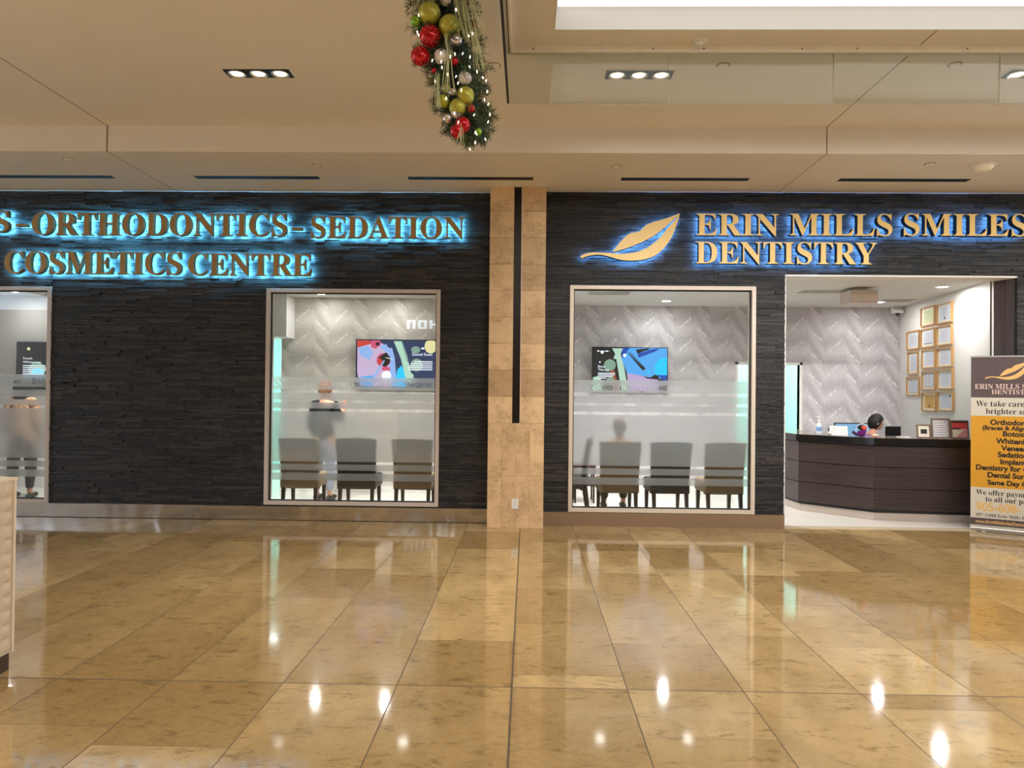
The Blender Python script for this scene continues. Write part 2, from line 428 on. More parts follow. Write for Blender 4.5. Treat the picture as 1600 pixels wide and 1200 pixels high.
# sides of the cove and of the added fill-lamp well
b = MB()
for (x0, x1, y0, y1, h) in ((CX0, CX1, CY0, CY1, .17), (CX0, CX1, -1.7, 2.1, .25)):
    b.box(x0, x0+.004, y0, y1, ZU-.003, ZU+h); b.box(x1-.004, x1, y0, y1, ZU-.003, ZU+h); b.box(x0+.004, x1-.004, y0, y0+.004, ZU-.003, ZU+h); b.box(x0+.004, x1-.004, y1-.004, y1, ZU-.003, ZU+h)
    b.box(x0, x1, y0, y1, ZU+h, ZU+h+.03)
struct(b.build('trim_cove', M_white))
# luminous stretch membrane of the cove
struct(MB().box(CX0+.02, CX1-.02, CY0+.02, CY1-.02, ZU+.155, ZU+.165).build('ceiling_light_membrane', emat('luminous_membrane', (255, 250, 244), 1.15)))
# plaster control joints
b = MB()
for x in (-4.22, 2.905):
    b.box(x-.003, x+.003, 2.2 if x < 0 else 5.12, 6.98, ZU-.0015, ZU+.002); b.box(x-.003, x+.003, 6.976, 6.99, ZS, ZU); b.box(x-.002, x+.002, 6.98, 8.34, ZS-.0015, ZS+.002)
struct(b.build('trim_control_joints', M_groove))
# opposite side of the concourse, behind the camera
b = MB(); b.box(-26, 26, -8.1, -8, 0, ZU+.1)
struct(b.build('wall_rear', mat('opposite_shopfront_plaster', (132, 124, 116), .7)))
# slate shopfronts
def slate(x0, x1, z0, z1, yf, holes, name, seed):
    R = random.Random(seed); b = MB(); z = z0
    while z < z1-.004:
        h = R.choice((.018, .022, .026, .032)); zt = min(z1, z+h)
        x = x0-R.random()*.3
        while x < x1:
            L = R.choice((.12, .18, .25, .32, .42, .5)); xa, xb = max(x0, x), min(x1, x+L)
            x += L
            segs = [(xa, xb)] if xb-xa > .004 else []
            for (hx0, hx1, hz0, hz1) in holes:
                if zt <= hz0+.004 or z >= hz1-.004: continue
                ns = []
                for a, c in segs:
                    if c <= hx0 or a >= hx1: ns.append((a, c)); continue
                    if a < hx0-.004: ns.append((a, hx0))
                    if c > hx1+.004: ns.append((hx1, c))
                segs = ns
            d = R.random()**2*.020; t = R.random()**2.0; 
            if R.random() < .05: t = 1.35
            for a, c in segs:
                b.box(a+.0010, c-.0010, yf-d, yf+.02, z+.0011, zt-.0011, 0, t, back=False)
        z = zt
    # backing wall pieces around the openings
    xs = sorted({x0, x1, *[h[0] for h in holes], *[h[1] for h in holes]}); xs = [x for x in xs if x0 <= x <= x1]
    zs = sorted({z0, z1, *[min(max(h[2], z0), z1) for h in holes], *[min(max(h[3], z0), z1) for h in holes]})
    for xa, xb in zip(xs, xs[1:]):
        for za, zb in zip(zs, zs[1:]):
            cx, cz = (xa+xb)/2, (za+zb)/2
            if any(h[0] < cx < h[1] and h[2] < cz < h[3] for h in holes): continue
            b.box(xa, xb, yf+.012, yf+.20, za, zb, 1, .1)
    return struct(b.build(name, [M_slate, M_black]))
W1 = (-7.95, -5.73, .165, 2.765); W2 = (-3.125, -1.04, .185, 2.765); W3 = (.493, 2.665, .16, 2.82)
OP = (3.005, 5.68, -.1, 2.955)
slate(-9.5, -.445, .165, ZS, YL, [W1, W2], 'wall_left', 3)
slate(.2, 8.0, .155, ZS, YR, [W3, OP], 'wall_right', 5)
b = MB(); b.box(-9.5, -.46, YL-.012, YL+.02, .007, .168, 0); b.box(-9.5, -.46, YL-.008, YL+.02, 0, .007, 1); struct(b.build('baseboard_left', [M_steel, M_gasket_shade]))  # black strip at the foot stands in for the gap's shadow line
M_steel2 = mat('satin_taupe_steel', (168, 142, 118), .3, metal=.55, stretch=(1, 1, 30), var=.08)
b = MB(); b.box(.2, 3.005, YR-.03, YR+.02, 0, .157); b.box(5.68, 8, YR-.03, YR+.02, 0, .157)
struct(b.build('baseboard_right', M_steel2))
b = MB(); b.box(-9.5, -.46, YL+.02, YL+.2, 0, .165); b.box(.2, 3.005, YR+.02, YR+.2, 0, .155); b.box(5.68, 8, YR+.02, YR+.2, 0, .155)
struct(b.build('wall_kick_backing', M_black))

# pillar of travertine with a dark recessed channel
b = MB(); R = random.Random(2)
px0, px1, cx0, cx1 = -.445, .199, -.168, -.079
b.box(px0+.004, cx0-.004, YP+.012, 8.66, 0, ZS, 0, .2); b.box(cx1+.004, px1-.004, YP+.012, 8.66, 0, ZS, 0, .2); b.box(cx0-.004, cx1+.004, YP+.05, 8.66, 0, ZS, 0, .2)
b.box(cx0-.004, cx1+.004, YP+.012, YP+.06, 0, 1.2, 0, .2)
for k in range(9):
    z0 = 1.2+.3045*k; z1 = min(ZS, z0+.3045-.002)
    if z0 >= ZS: break
    b.box(px0, cx0-.001, YP, YP+.3, z0+.001, z1, 0, R.random()); b.box(cx1+.001, px1, YP, YP+.3, z0+.001, z1, 0, R.random())
w4 = (px1-px0)/4
for i in range(4):
    for k in range(2): b.box(px0+i*w4+.001, px0+(i+1)*w4-.001, YP-.008, YP+.3, k*.6+.001, (k+1)*.6-.001, 0, .55+.45*R.random())
pil = struct(b.build('pillar', M_trav))
b = MB(); b.box(cx0, cx1, YP+.03, YP+.045, 1.2, ZS, 0); b.box(cx0, cx0+.012, YP+.002, YP+.045, 1.2, ZS, 0); b.box(cx1-.012, cx1-.004, YP+.002, YP+.045, 1.2, ZS, 0); b.box(cx1-.004, cx1+.004, YP-.004, YP+.04, 1.2, ZS, 1)
b.build('trim_channel', [M_channel, M_frame3], pil)
t = thing('power_outlet', 'white power outlet plate low on the stone pillar', 'outlet', (-.125, YP-.012, .22))
b = MB(); b.box(-.165, -.085, YP-.014, YP-.008, .221, .337); b.build('cover_plate', M_paint_w, t, bevel=.003)
for z in (.252, .292):
    b = MB(); b.box(-.142, -.108, YP-.0165, YP-.014, z-.006, z+.022, 0); b.box(-.132, -.129, YP-.0175, YP-.016, z+.004, z+.014, 1); b.box(-.121, -.118, YP-.0175, YP-.016, z+.004, z+.014, 1)
    b.cyl((-.125, YP-.0175, z-.001), (-.125, YP-.016, z-.001), .0025, n=8, m=1); b.build('socket', [M_paint_w, M_black], t)

# clinic interior shell
YBL, YBR = 10.8, 11.54
b = MB(); b.box(-10, 9, 8.5, 14.5, ZI, ZI+.05); struct(b.build('ceiling_clinic', M_iceil))
b = MB()                                   # wallpapered rear wall behind the second window, with the doorway left of it
b.box(-3.77, .1, YBL, YBL+.1, 0, ZI)
struct(b.build('wall_back_left', M_paperL))
b = MB(); b.box(-10, -4.9, YBL, YBL+.1, 0, ZI); b.box(-4.9, -3.57, 10.42, YBL-.003, 2.335, ZI); b.box(-4.9, -3.77, YBL-.003, YBL+.1, 2.335, ZI)
struct(b.build('wall_back_white', M_white))
b = MB(); b.box(.2, 3.402, YBR, YBR+.1, 0, ZI); b.box(4.39, 6.05, YBR, YBR+.1, 0, ZI); b.box(3.402, 4.39, YBR, YBR+.1, 2.035, ZI)
struct(b.build('wall_back_right', M_paperR))
b = MB(); b.box(.05, .2, 8.6, 14.4, 0, ZI); b.box(-9.9, -9.8, 8.62, 14, 0, ZI); b.box(-5.3, -5.2, 8.62, 10.8, 0, ZI)
struct(b.build('wall_partition', M_white))
b = MB(); b.slab([(6.0, 11.60), (5.72, 9.58), (5.57, 8.62), (5.9, 8.62), (6.4, 11.6)], 0, ZI)
struct(b.build('wall_side', M_white))
b = MB(); b.box(-10, 9, 13.9, 14.0, 0, ZI); b.box(-5.0, -4.9, 10.9, 14, 0, ZI); b.box(2.9, 3.0, 11.64, 14, 0, ZI); b.box(5.0, 5.1, 11.64, 14, 0, ZI); b.box(-3.3, -3.2, 10.9, 14, 0, ZI)
struct(b.build('wall_corridor', M_teal))
b = MB(); b.box(-3.77, .05, YBL-.012, YBL, 0, .1); b.box(.2, 3.402, YBR-.012, YBR, 0, .1); b.box(4.39, 6.0, YBR-.012, YBR, 0, .1)
struct(b.build('baseboard_clinic', M_paint_w))
b = MB(); b.box(3.36, 3.402, YBR-.015, YBR+.1, 0, 2.075); b.box(4.39, 4.43, YBR-.015, YBR+.1, 0, 2.075); b.box(3.36, 4.43, YBR-.015, YBR+.1, 2.035, 2.075)
struct(b.build('trim_doorway', M_paint_w))
# entrance lining: header strip, dark jamb, white sliver, threshold
b = MB(); b.box(3.005, 5.68, YR-.004, 8.62, 2.945, 2.965); struct(b.build('trim_entrance_header', M_ceil))
b = MB(); b.slab([(5.69, YR+.02), (5.565, 8.66), (5.60, 8.68), (5.75, YR+.02)], 0, 2.95); b.slab([(5.628, 8.495), (5.622, 8.51), (5.632, 8.52), (5.64, 8.50)], 0, 2.95)
struct(b.build('trim_entrance_jamb', M_jamb))
b = MB(); b.box(3.005, 5.66, 8.36, 8.52, -.05, .004); struct(b.build('trim_threshold', mat('cream_threshold_stone', (206, 190, 164), .15)))
b = MB(); b.box(3.003, 3.03, YR+.03, 8.62, 0, 2.95); struct(b.build('trim_entrance_edge', M_white))

# windows: frame, gasket, pane, frosted film with the clear-cut lettering
def film_sheet(x0, x1, z0, z1, y, texts=()):
    cu = bpy.data.curves.new('film', 'CURVE'); cu.dimensions = '2D'; cu.fill_mode = 'BOTH'; cu.extrude = .0004
    def spl(pts):
        s_ = cu.splines.new('POLY'); s_.points.add(len(pts)-1)
        for p, q in zip(s_.points, pts): p.co = (q[0], q[1], 0, 1)
        s_.use_cyclic_u = True
    spl([(x0, z0), (x1, z0), (x1, z1), (x0, z1)])
    for st, tx, tz, h, wd in texts:
        vs, fs, ns = text_geo(st, 0.0)
        k = h/cap_h(False); a0 = min(v.x for v in vs); a1 = max(v.x for v in vs); kx = wd/(a1-a0)
        key = lambda i: (round(vs[i].x, 4), round(vs[i].y, 4))
        cnt = {}
        for f in fs:
            for i in range(len(f)):
                e = (key(f[i]), key(f[(i+1) % len(f)]))
                if e[0] == e[1]: continue
                if (e[1], e[0]) in cnt: del cnt[(e[1], e[0])]
                else: cnt[e] = 1
        nx = {a: b_ for a, b_ in cnt}
        while nx:
            st0 = next(iter(nx)); loop = [st0]; cur = nx.pop(st0)
            while cur != st0 and cur in nx: loop.append(cur); cur = nx.pop(cur)
            loop = [(tx+(p[0]-a0)*kx, tz+p[1]*k) for p in loop]
            loop = [p for p in loop if x0+.002 < p[0] < x1-.002]
            if len(loop) > 2: spl(loop)
    o = bpy.data.objects.new('film', cu); C.objects.link(o)
    dg = bpy.context.evaluated_depsgraph_get(); e = o.evaluated_get(dg); me = e.to_mesh()
    vs = [(v.co.x, y-v.co.z, v.co.y) for v in me.vertices]; fs = [tuple(p.vertices) for p in me.polygons]
    e.to_mesh_clear(); bpy.data.objects.remove(o); bpy.data.curves.remove(cu)
    return vs, fs
def window(name, x0, x1, z0, z1, y, M, fw, texts):
    r = bpy.data.objects.new(name, None); C.objects.link(r); r.location = ((x0+x1)/2, y, z0); struct(r)
    b = MB(); yf, yb = y-.022, y+.13
    b.box(x0, x0+fw, yf, yb, z0, z1); b.box(x1-fw, x1, yf, yb, z0, z1); b.box(x0+fw, x1-fw, yf, yb, z1-fw, z1); b.box(x0+fw, x1-fw, yf, yb, z0, z0+fw)
    b.build('window_frame', M, r, bevel=.003)
    i0, i1, j0, j1 = x0+fw, x1-fw, z0+fw, z1-fw; g = .012
    b = MB(); b.box(i0, i0+g, y+.02, y+.05, j0, j1); b.box(i1-g, i1, y+.02, y+.05, j0, j1); b.box(i0, i1, y+.02, y+.05, j1-g, j1); b.box(i0, i1, y+.02, y+.05, j0, j0+g)
    b.build('window_gasket', M_gasket_shade, r)
    MB().box(i0, i1, y+.03, y+.036, j0, j1).build('window_pane', M_glass, r)
    b = MB()
    for k, (a, c) in enumerate(((1.56, 1.71), (1.44, 1.522), (1.335, 1.407), (.70, 1.30), (.595, .668), (.475, .56))):
        vs, fs = film_sheet(i0+.013, i1-.013, a, c, y+.040, texts if k == 0 else ()); b.add(vs, fs)
    b.build('frosted_film', M_film, r)
    return r
window('window_1', *W1[:2], *W1[2:], YL, M_frame, .046, [('Crowns', -6.35, 1.578, .075, .32), ('-', -5.98, 1.578, .075, .02), ('Bridges', -6.045+.0, 1.578, .075, .30)] if False else [('Crown  -  Bridges', -6.372, 1.592, .072, .640)])
window('window_2', *W2[:2], *W2[2:], YL, M_frame, .046, [('Children Dentistry - Wisdom Extractions & Dental Surgeries', -3.04, 1.605, .066, 1.90)])
window('window_3', *W3[:2], *W3[2:], YR, M_frame3, .046, [('Implants - Invisalign - Sedation', .700, 1.595, .070, 1.13)])

# ---------------------------------------------------------------- signs
def sign_word(parent, st, x0, x1, z0, h, yf, depth, mats, halo, gapw):
    s_ = bold(st) if st != '-' else '-'
    k = h/cap_h(True); bb = text_bb(s_); kx = (x1-x0)/(bb[1]-bb[0])
    for i, ch in enumerate(s_):
        cb = text_bb(ch)
        right = text_bb(s_[:i+1])[1]; org = right-cb[1]
        vs, fs, ns = text_geo(ch, depth/2/k)
        # weld the caps to the sides
        ox = x0+(org-bb[0])*kx
        mi = [0 if n.z > .5 else (2 if n.z < -.5 else 1) for n in ns]
        b = MB(); b.add([(ox+v.x*kx, yf+depth/2-v.z*k, z0+v.y*k) for v in vs], fs, mi)
        o = b.build('letter', mats, parent)
        vs2, fs2, _ = text_geo(ch, 0.0)
        b = MB(); b.add([(ox+v.x*kx, yf+depth+.012, z0+v.y*k) for v in vs2], fs2)
        b.build('backlight', halo, o)
t = thing('shop_sign', 'bronze capital letters with bright cyan halo reading ORTHODONTICS - SEDATION COSMETICS CENTRE', 'sign', (-3.3, 8.33, 2.9))
mt = [M_bronze, M_bronzer, M_black]
LY, LD = 8.318, .045
sign_word(t, 'S', -6.40, -6.205, 3.405, .25, LY, LD, mt, M_halo, 0)
sign_word(t, '-', -6.115, -5.985, 3.415, .22, LY, LD, mt, M_halo, 0)
sign_word(t, 'ORTHODONTICS', -5.925, -2.865, 3.375, .262, LY, LD, mt, M_halo, 0)
sign_word(t, '-', -2.795, -2.68, 3.39, .22, LY, LD, mt, M_halo, 0)
sign_word(t, 'SEDATION', -2.575, -.755, 3.358, .252, LY, LD, mt, M_halo, 0)
sign_word(t, 'COSMETICS', -6.25, -4.12, 2.91, .262, LY, LD, mt, M_halo, 0)
sign_word(t, 'CENTRE', -4.035, -2.565, 2.905, .258, LY, LD, mt, M_halo, 0)
t = thing('shop_sign', 'pale gold capital letters with soft blue halo reading ERIN MILLS SMILES DENTISTRY', 'sign', (3.5, 8.3, 3.07))
mt = [M_gold, M_goldr, M_black]; RY = 8.232
sign_word(t, 'ERIN', 1.935, 2.885, 3.392, .25, RY, .06, mt, M_halo2, 0)
sign_word(t, 'MILLS', 3.01, 4.18, 3.397, .25, RY, .06, mt, M_halo2, 0)
sign_word(t, 'SMILES', 4.31, 5.71, 3.403, .25, RY, .06, mt, M_halo2, 0)
sign_word(t, 'DENTISTRY', 1.935, 4.005, 3.067, .25, RY, .06, mt, M_halo2, 0)
LEAF1 = [(1.748, 3.645), (1.643, 3.605), (1.533, 3.567), (1.422, 3.535), (1.348, 3.497), (1.293, 3.441), (1.238, 3.422), (1.182, 3.412), (1.127, 3.375), (1.072, 3.319), (1.017, 3.253), (0.971, 3.188), (1.072, 3.216), (1.183, 3.254), (1.294, 3.301), (1.405, 3.358), (1.515, 3.433), (1.625, 3.527), (1.699, 3.592)]
LEAF2 = [(1.748, 3.645), (1.727, 3.565), (1.682, 3.434), (1.627, 3.322), (1.554, 3.228), (1.462, 3.153), (1.37, 3.116), (1.259, 3.096), (1.129, 3.095), (1.018, 3.113), (0.925, 3.141), (0.832, 3.159), (0.739, 3.153), (0.665, 3.135), (0.619, 3.111), (0.6, 3.133), (0.637, 3.163), (0.702, 3.18), (0.776, 3.186), (0.869, 3.183), (0.962, 3.178), (1.073, 3.17), (1.184, 3.18), (1.295, 3.208), (1.406, 3.265), (1.516, 3.359), (1.607, 3.471), (1.681, 3.555)]
def smooth_poly(p, fixed=(0,)):
    out = []; n = len(p)
    for i in range(n):
        p0, p1, p2, p3 = p[i-1], p[i], p[(i+1) % n], p[(i+2) % n]
        if i in fixed: p0 = p1
        if (i+1) % n in fixed: p3 = p2
        for k in range(4):
            q = k/4
            out.append(tuple(.5*(2*p1[j]+(p2[j]-p0[j])*q+(2*p0[j]-5*p1[j]+4*p2[j]-p3[j])*q*q+(3*p1[j]-p0[j]-3*p2[j]+p3[j])*q**3) for j in (0, 1)))
    return out
t = thing('leaf_emblem', 'pale gold leaf shaped emblem with blue halo beside the gold lettering', 'emblem', (1.2, 8.3, 3.1))
for P, nm, fx in ((LEAF1, 'upper_leaf_half', (0, 11)), (LEAF2, 'lower_leaf_half', (0, 14, 15))):
    P = smooth_poly(P, fx)
    o = MB().prism(P, RY, RY+.06, 0, 1).build(nm, [M_gold, M_goldr], t)
    b = MB(); P = P if sum(P[i-1][0]*P[i][1]-P[i][0]*P[i-1][1] for i in range(len(P))) > 0 else P[::-1]; b.add([(x, RY+.072, z) for x, z in P], [tuple(range(len(P)))]); b.build('backlight', M_halo2, o)

# ---------------------------------------------------------------- ceiling fittings
def spot_box(cx, cy, label):
    t = thing('recessed_spotlight', label, 'light', (cx, cy, ZU-.004), 0, 'three-lamp recessed spotlights')
    b = MB(); w_, d, h = .275, .082, .004
    b.box(-w_-.006, w_+.006, -d-.006, -d, -.004, .004); b.box(-w_-.006, w_+.006, d, d+.006, -.004, .004); b.box(-w_-.006, -w_, -d, d, -.004, .004); b.box(w_, w_+.006, -d, d, -.004, .004)
    b.build('trim_ring', M_paint_w, t, local=True)
    b = MB(); b.box(-w_, w_, -d, d, -.0015, .001); b.build('housing', M_black, t, local=True)
    for i in (-1, 0, 1):
        b = MB(); b.lathe([(.070, -.002), (.074, -.010), (.068, -.016), (.052, -.006), (.050, -.002)], (i*.18, 0, 0), 24); o = b.build('gimbal_ring', M_alu, t, 40, local=True)
        b = MB(); b.lathe([(.0, -.012), (.025, -.012), (.046, -.007), (.05, -.003)], (i*.18, 0, 0), 20); b.build('lamp_face', M_lamp, o, 60, local=True)
        l = bpy.data.lights.new('spot_lamp', 'SPOT'); l.energy = 72; l.color = (1, .92, .80); l.spot_size = math.radians(105); l.spot_blend = .7; l.shadow_soft_size = .05
        lo = bpy.data.objects.new('spot_lamp', l); C.objects.link(lo); lo.parent = t; lo.location = (i*.18, 0, -.03)
    return t
spot_box(-2.246, 5.80, 'recessed black box of three warm spotlights in the plain ceiling beside the garland')
spot_box(.892, 5.82, 'recessed box of three warm spotlights seen through the glass baffle beside a glass joint')
spot_box(4.115, 5.80, 'recessed box of three warm spotlights seen through the far end of the glass baffle')
for i, (a, c, lb) in enumerate(((-6.1, -4.66, 'above the bronze letter S'), (-3.728, -2.337, 'above the word CENTRE and its hyphen'), (-1.343, .044, 'beside and above the stone pillar'), (1.013, 2.41, 'above the gold leaf emblem'), (3.391, 4.794, 'above the word SMILES'))):
    b = MB(); yc = 7.83
    b.box(a, c, yc-.05, yc+.05, ZS-.003, ZS+.001)
    o = b.build('slot_diffuser', M_black); recenter(o)
    tag(o, 'long black slot air diffuser in the soffit '+lb, 'air vent', 'black slot diffusers along the soffit')
def disc(x, y, z, r, name, lb, cat, grp=None, deep=.012):
    b = MB(); b.lathe([(0, -deep), (r*.8, -deep), (r, -deep*.3), (r, 0)], (x, y, z), 24)
    b.lathe([(r, -.001), (r+.006, -.003), (r+.006, 0)], (x, y, z), 24, 1)
    o = b.build(name, [M_ceil, M_groove], None, 50); o.data.transform(Matrix.Translation((-x, -y, -z))); o.location = (x, y, z)
    return tag(o, lb, cat, grp)
G = 'flush sprinkler caps'
disc(-4.767, 7.229, ZS, .045, 'sprinkler_cap', 'flush round sprinkler cap in the soffit above ORTHODONTICS, near the plaster joint', 'sprinkler', G)
disc(-2.233, 7.388, ZS, .045, 'sprinkler_cap', 'flush round sprinkler cap in the soffit above SEDATION', 'sprinkler', G)
disc(.906, 7.394, ZS, .045, 'sprinkler_cap', 'flush round sprinkler cap in the soffit above the leaf emblem', 'sprinkler', G)
disc(4.067, 7.275, ZS, .045, 'sprinkler_cap', 'flush round sprinkler cap in the soffit beside the white dome', 'sprinkler', G)
disc(-.291, 5.662, ZU, .045, 'sprinkler_cap', 'flush round sprinkler cap in the ceiling between garland and glass baffle', 'sprinkler', G)
disc(1.534, 5.66, ZU, .045, 'sprinkler_cap', 'flush round sprinkler cap behind the glass baffle near the spotlight box', 'sprinkler', G)
disc(3.347, 5.647, ZU, .045, 'sprinkler_cap', 'flush round sprinkler cap behind the widest glass pane, away from spotlights', 'sprinkler', G)
b = MB(); x, y = 1.252, 5.275
b.lathe([(0, -.03), (.02, -.03), (.03, -.016), (.045, -.014), (.055, -.006), (.06, 0)], (0, 0, 0), 24)
o = b.build('smoke_detector', M_paint_w, None, 40); o.location = (x, y, ZU); tag(o, 'small white smoke detector on the ceiling above the glass baffle rail', 'smoke detector')
t = thing('ceiling_dome', 'white half-round dome on the soffit above the gold word SMILES', 'camera', (4.608, 7.29, ZS))
MB().lathe([(.125, 0), (.125, -.012), (.11, -.022), (.09, -.024)], (0, 0, 0), 28).build('mounting_ring', M_ceil, t, 40, local=True)
MB().lathe([(.092, -.02), (.088, -.04), (.07, -.064), (.045, -.078), (0, -.082)], (0, 0, 0), 28).build('dome', mat('dome_white', (250, 236, 214), .3), t, 60, local=True)

# smoke baffle glass hung from the ceiling rail
t = thing('smoke_baffle', 'clear glass smoke baffle hanging from a rail under the ceiling', 'glass screen', (1.8, 5.36, 3.745))
b = MB(); b.box(-.20, 6.2, 5.33, 5.39, 4.128, ZU); b.box(-.20, 6.2, 5.322, 5.33, 4.128, 4.14)
for x in (0.02, .92, 1.30, 2.03, 2.44, 3.25): b.cyl((x, 5.329, 4.152), (x, 5.324, 4.152), .006, n=10, m=1)
b.box(-.20, -.14, 2.2, 5.33, 4.128, ZU)
b.build('rail', [mat('rail_paint', (250, 238, 224), .4), M_groove], t, bevel=.002)
xs = [-.165, 1.042, 2.277, 3.511, 4.745, 5.98]; tl = (.0, .006, -.004, .003, 0)
M_edge = mat('glass_edge', (226, 222, 196), .15, emit=0)
for k, (a, c) in enumerate(zip(xs, xs[1:])):
    zb = 3.745+.003*k; vs = [(a+.002, 5.355-tl[k], zb), (c-.002, 5.355-tl[k], zb), (c-.002, 5.367-tl[k], zb), (a+.002, 5.367-tl[k], zb), (a+.002, 5.355, 4.14), (c-.002, 5.355, 4.14), (c-.002, 5.367, 4.14), (a+.002, 5.367, 4.14)]
    b = MB(); b.add(vs, [(0, 3, 2, 1), (4, 5, 6, 7), (0, 1, 5, 4), (1, 2, 6, 5), (3, 0, 4, 7), (2, 3, 7, 6)], [1, 1, 0, 1, 1, 0]); b.build('glass_pane', [M_baffle, M_edge], t)
b = MB(); b.box(-.171, -.160, 2.2, 5.34, 3.745, 4.13); b.build('return_pane', [M_baffle], t)
b = MB(); b.box(-.174, -.157, 2.2, 5.34, 3.741, 3.746); b.box(-.174, -.157, 2.2, 5.34, 4.124, 4.13); b.build('edge_seal', M_black, t)

# ---------------------------------------------------------------- interior fittings
def downlight(x, y, lb, e=8, sp=180):
    t = thing('downlight', lb, 'light', (x, y, ZI), 0, 'round clinic downlights')
    MB().lathe([(.085, 0), (.085, -.006), (.07, -.008), (.066, -.002)], (0, 0, 0), 28).build('trim_ring', M_paint_w, t, 40, local=True)
    MB().lathe([(0, -.0045), (.066, -.0045), (.067, -.002)], (0, 0, 0), 28).build('lamp_face', M_led, t, local=True)
    o = area('downlight_lamp', (x, y, ZI-.02), (.07), .07, e, (1, .985, .96), shape='DISK', spread=sp)
    return t
downlight(2.11, 10.87, 'round white downlight seen through the pale framed window', 11)
downlight(2.155, 9.40, 'round downlight just behind the pale framed window, mirrored in the polished floor', 42, 125)
downlight(1.0, 9.35, 'added fill downlight over the seated visitor behind the pale framed window', 34, 125)  # added out of view to brighten the room behind the film
downlight(5.30, 10.80, 'round downlight beside the hanging box, near the grey wallpaper', 9)
downlight(5.33, 9.24, 'round downlight in the clinic entrance, nearest the dark jamb', 15)
downlight(-3.05, 10.36, 'round downlight behind the CENTRE window, near the white bulkhead', 6)
downlight(-2.02, 10.3, 'round downlight near the cream wallpaper above the screen showing a mouth', 7)
downlight(-3.13, 9.02, 'round downlight just inside the bronze framed window below CENTRE', 46, 125)
downlight(-1.55, 9.15, 'added fill downlight over the chair nearest the pillar', 42, 125)  # added out of view to lift the waiting area behind the film
downlight(-7.63, 10.35, 'round downlight behind the window at the S of the bronze sign', 4)
downlight(-6.3, 9.4, 'added fill downlight over the person by the cut-off window', 34, 125)  # added mid-room lamp, out of view, for more light in here
for n_, loc, s_ in (('corridor_lamp', (-4.2, 12.2, 2.9), (1.2, 1.6)), ('corridor_lamp', (3.95, 12.6, 2.9), (1.4, 1.6))):
    area(n_, loc, s_[0], s_[1], 60, (.85, 1.0, .98))

# linear diffusers / return grilles in the clinic ceiling
def grille(cx, cy, w_, d, lb):
    b = MB(); b.box(-w_/2, w_/2, -d/2, d/2, -.006, 0)
    for k in range(5): b.box(-w_/2+.015, w_/2-.015, -d/2+(k+.3)*d/5, -d/2+(k+.7)*d/5, -.0075, -.006, 1)
    o = b.build('air_grille', [M_iceil, mat('grille_grey', (120, 112, 104), .6)]); o.location = (cx, cy, ZI); return tag(o, lb, 'air vent', 'clinic ceiling air grilles')
grille(1.15, 10.05, .6, .35, 'square air grille in the ceiling behind the pale framed window')
grille(4.2, 9.75, 1.0, .28, 'slotted air grille in the clinic ceiling by the hanging box')
grille(5.45, 10.6, .5, .3, 'slotted air grille in the clinic ceiling near the wall camera')
t = thing('projector_box', 'boxy white unit hanging from the clinic ceiling over the reception desk', 'appliance', (4.37, 9.45, 2.77))
MB().box(4.19, 4.55, 9.3, 9.62, 2.765, 2.93).build('housing', mat('unit_white', (208, 196, 190), .5), t, bevel=.008)
MB().box(4.29, 4.45, 9.40, 9.52, 2.93, ZI).build('ceiling_mount', M_alu, t)
MB().box(4.195, 4.545, 9.297, 9.305, 2.785, 2.868).build('front_panel', mat('unit_panel', (226, 214, 206), .4), t)
t = thing('security_camera', 'small white security camera high in the corner of the grey wallpaper', 'camera', (5.86, 11.38, 2.85))
MB().box(5.78, 5.93, 11.34, 11.44, 2.91, ZI).build('bracket', M_paint_w, t, bevel=.004)
MB().box(5.77, 5.92, 11.28, 11.40, 2.86, 2.915).build('camera_body', M_paint_w, t, bevel=.01)
MB().cyl((5.84, 11.33, 2.86), (5.84, 11.31, 2.83), .03, .022, 16).build('lens_dome', M_blackg, t, 40)

# televisions
def tv(x, y, z1, W, H, shapes, texts, label, bg):
    t = thing('television', label, 'television', (x+W/2, y, z1-H))
    MB().box(x-.012, x+W+.012, y+.003, y+.045, z1-H-.012, z1+.012).build('bezel', M_blackg, t, bevel=.003)
    MB().box(x+.3, x+W-.3, y+.045, y+.095, z1-H+.15, z1-.15).build('wall_mount', M_black, t)
    mats = [bg]; b = MB(); b.box(x, x+W, y, y+.003, z1-H, z1, 0)
    for i, (m_, pts) in enumerate(shapes):
        if m_ not in mats: mats.append(m_)
        k = mats.index(m_); yy = y-.0004*(i+1)
        b.add([(x+min(1, max(0, u))*W, yy, z1-min(1, max(0, v))*H) for u, v in pts], [tuple(range(len(pts)))], k)
    for m_, st, u, v, h, wd, sf in texts:
        if m_ not in mats: mats.append(m_)
        b.text(st, x+u*W, y-.0004*(len(shapes)+2), z1-v*H, h*H, sf, mats.index(m_), width=wd*W)
    b.build('screen', mats, t)
    return t
def pp(x0, y0, kx, ky, *pts): return [((a-x0)/kx, (b_-y0)/ky) for a, b_ in pts]
def circ(cx, cy, rx, ry, x0, y0, kx, ky, n=20): return [((cx+rx*math.cos(2*PI*i/n)-x0)/kx, (cy+ry*math.sin(2*PI*i/n)-y0)/ky) for i in range(n)]
e_blk = emat('screen_black', (22, 20, 18), 1); e_blue = emat('screen_sky', (80, 165, 235), 1); e_blue2 = emat('screen_blue', (20, 70, 170), 1); e_cy = emat('screen_cyan', (20, 190, 250), 1.1)
e_tube = emat('screen_pale_green', (176, 212, 190), 1); e_ball = emat('screen_sage', (126, 158, 140), 1); e_lav = emat('screen_lavender', (184, 160, 205), 1); e_wht = emat('screen_white', (235, 242, 255), 1.15)
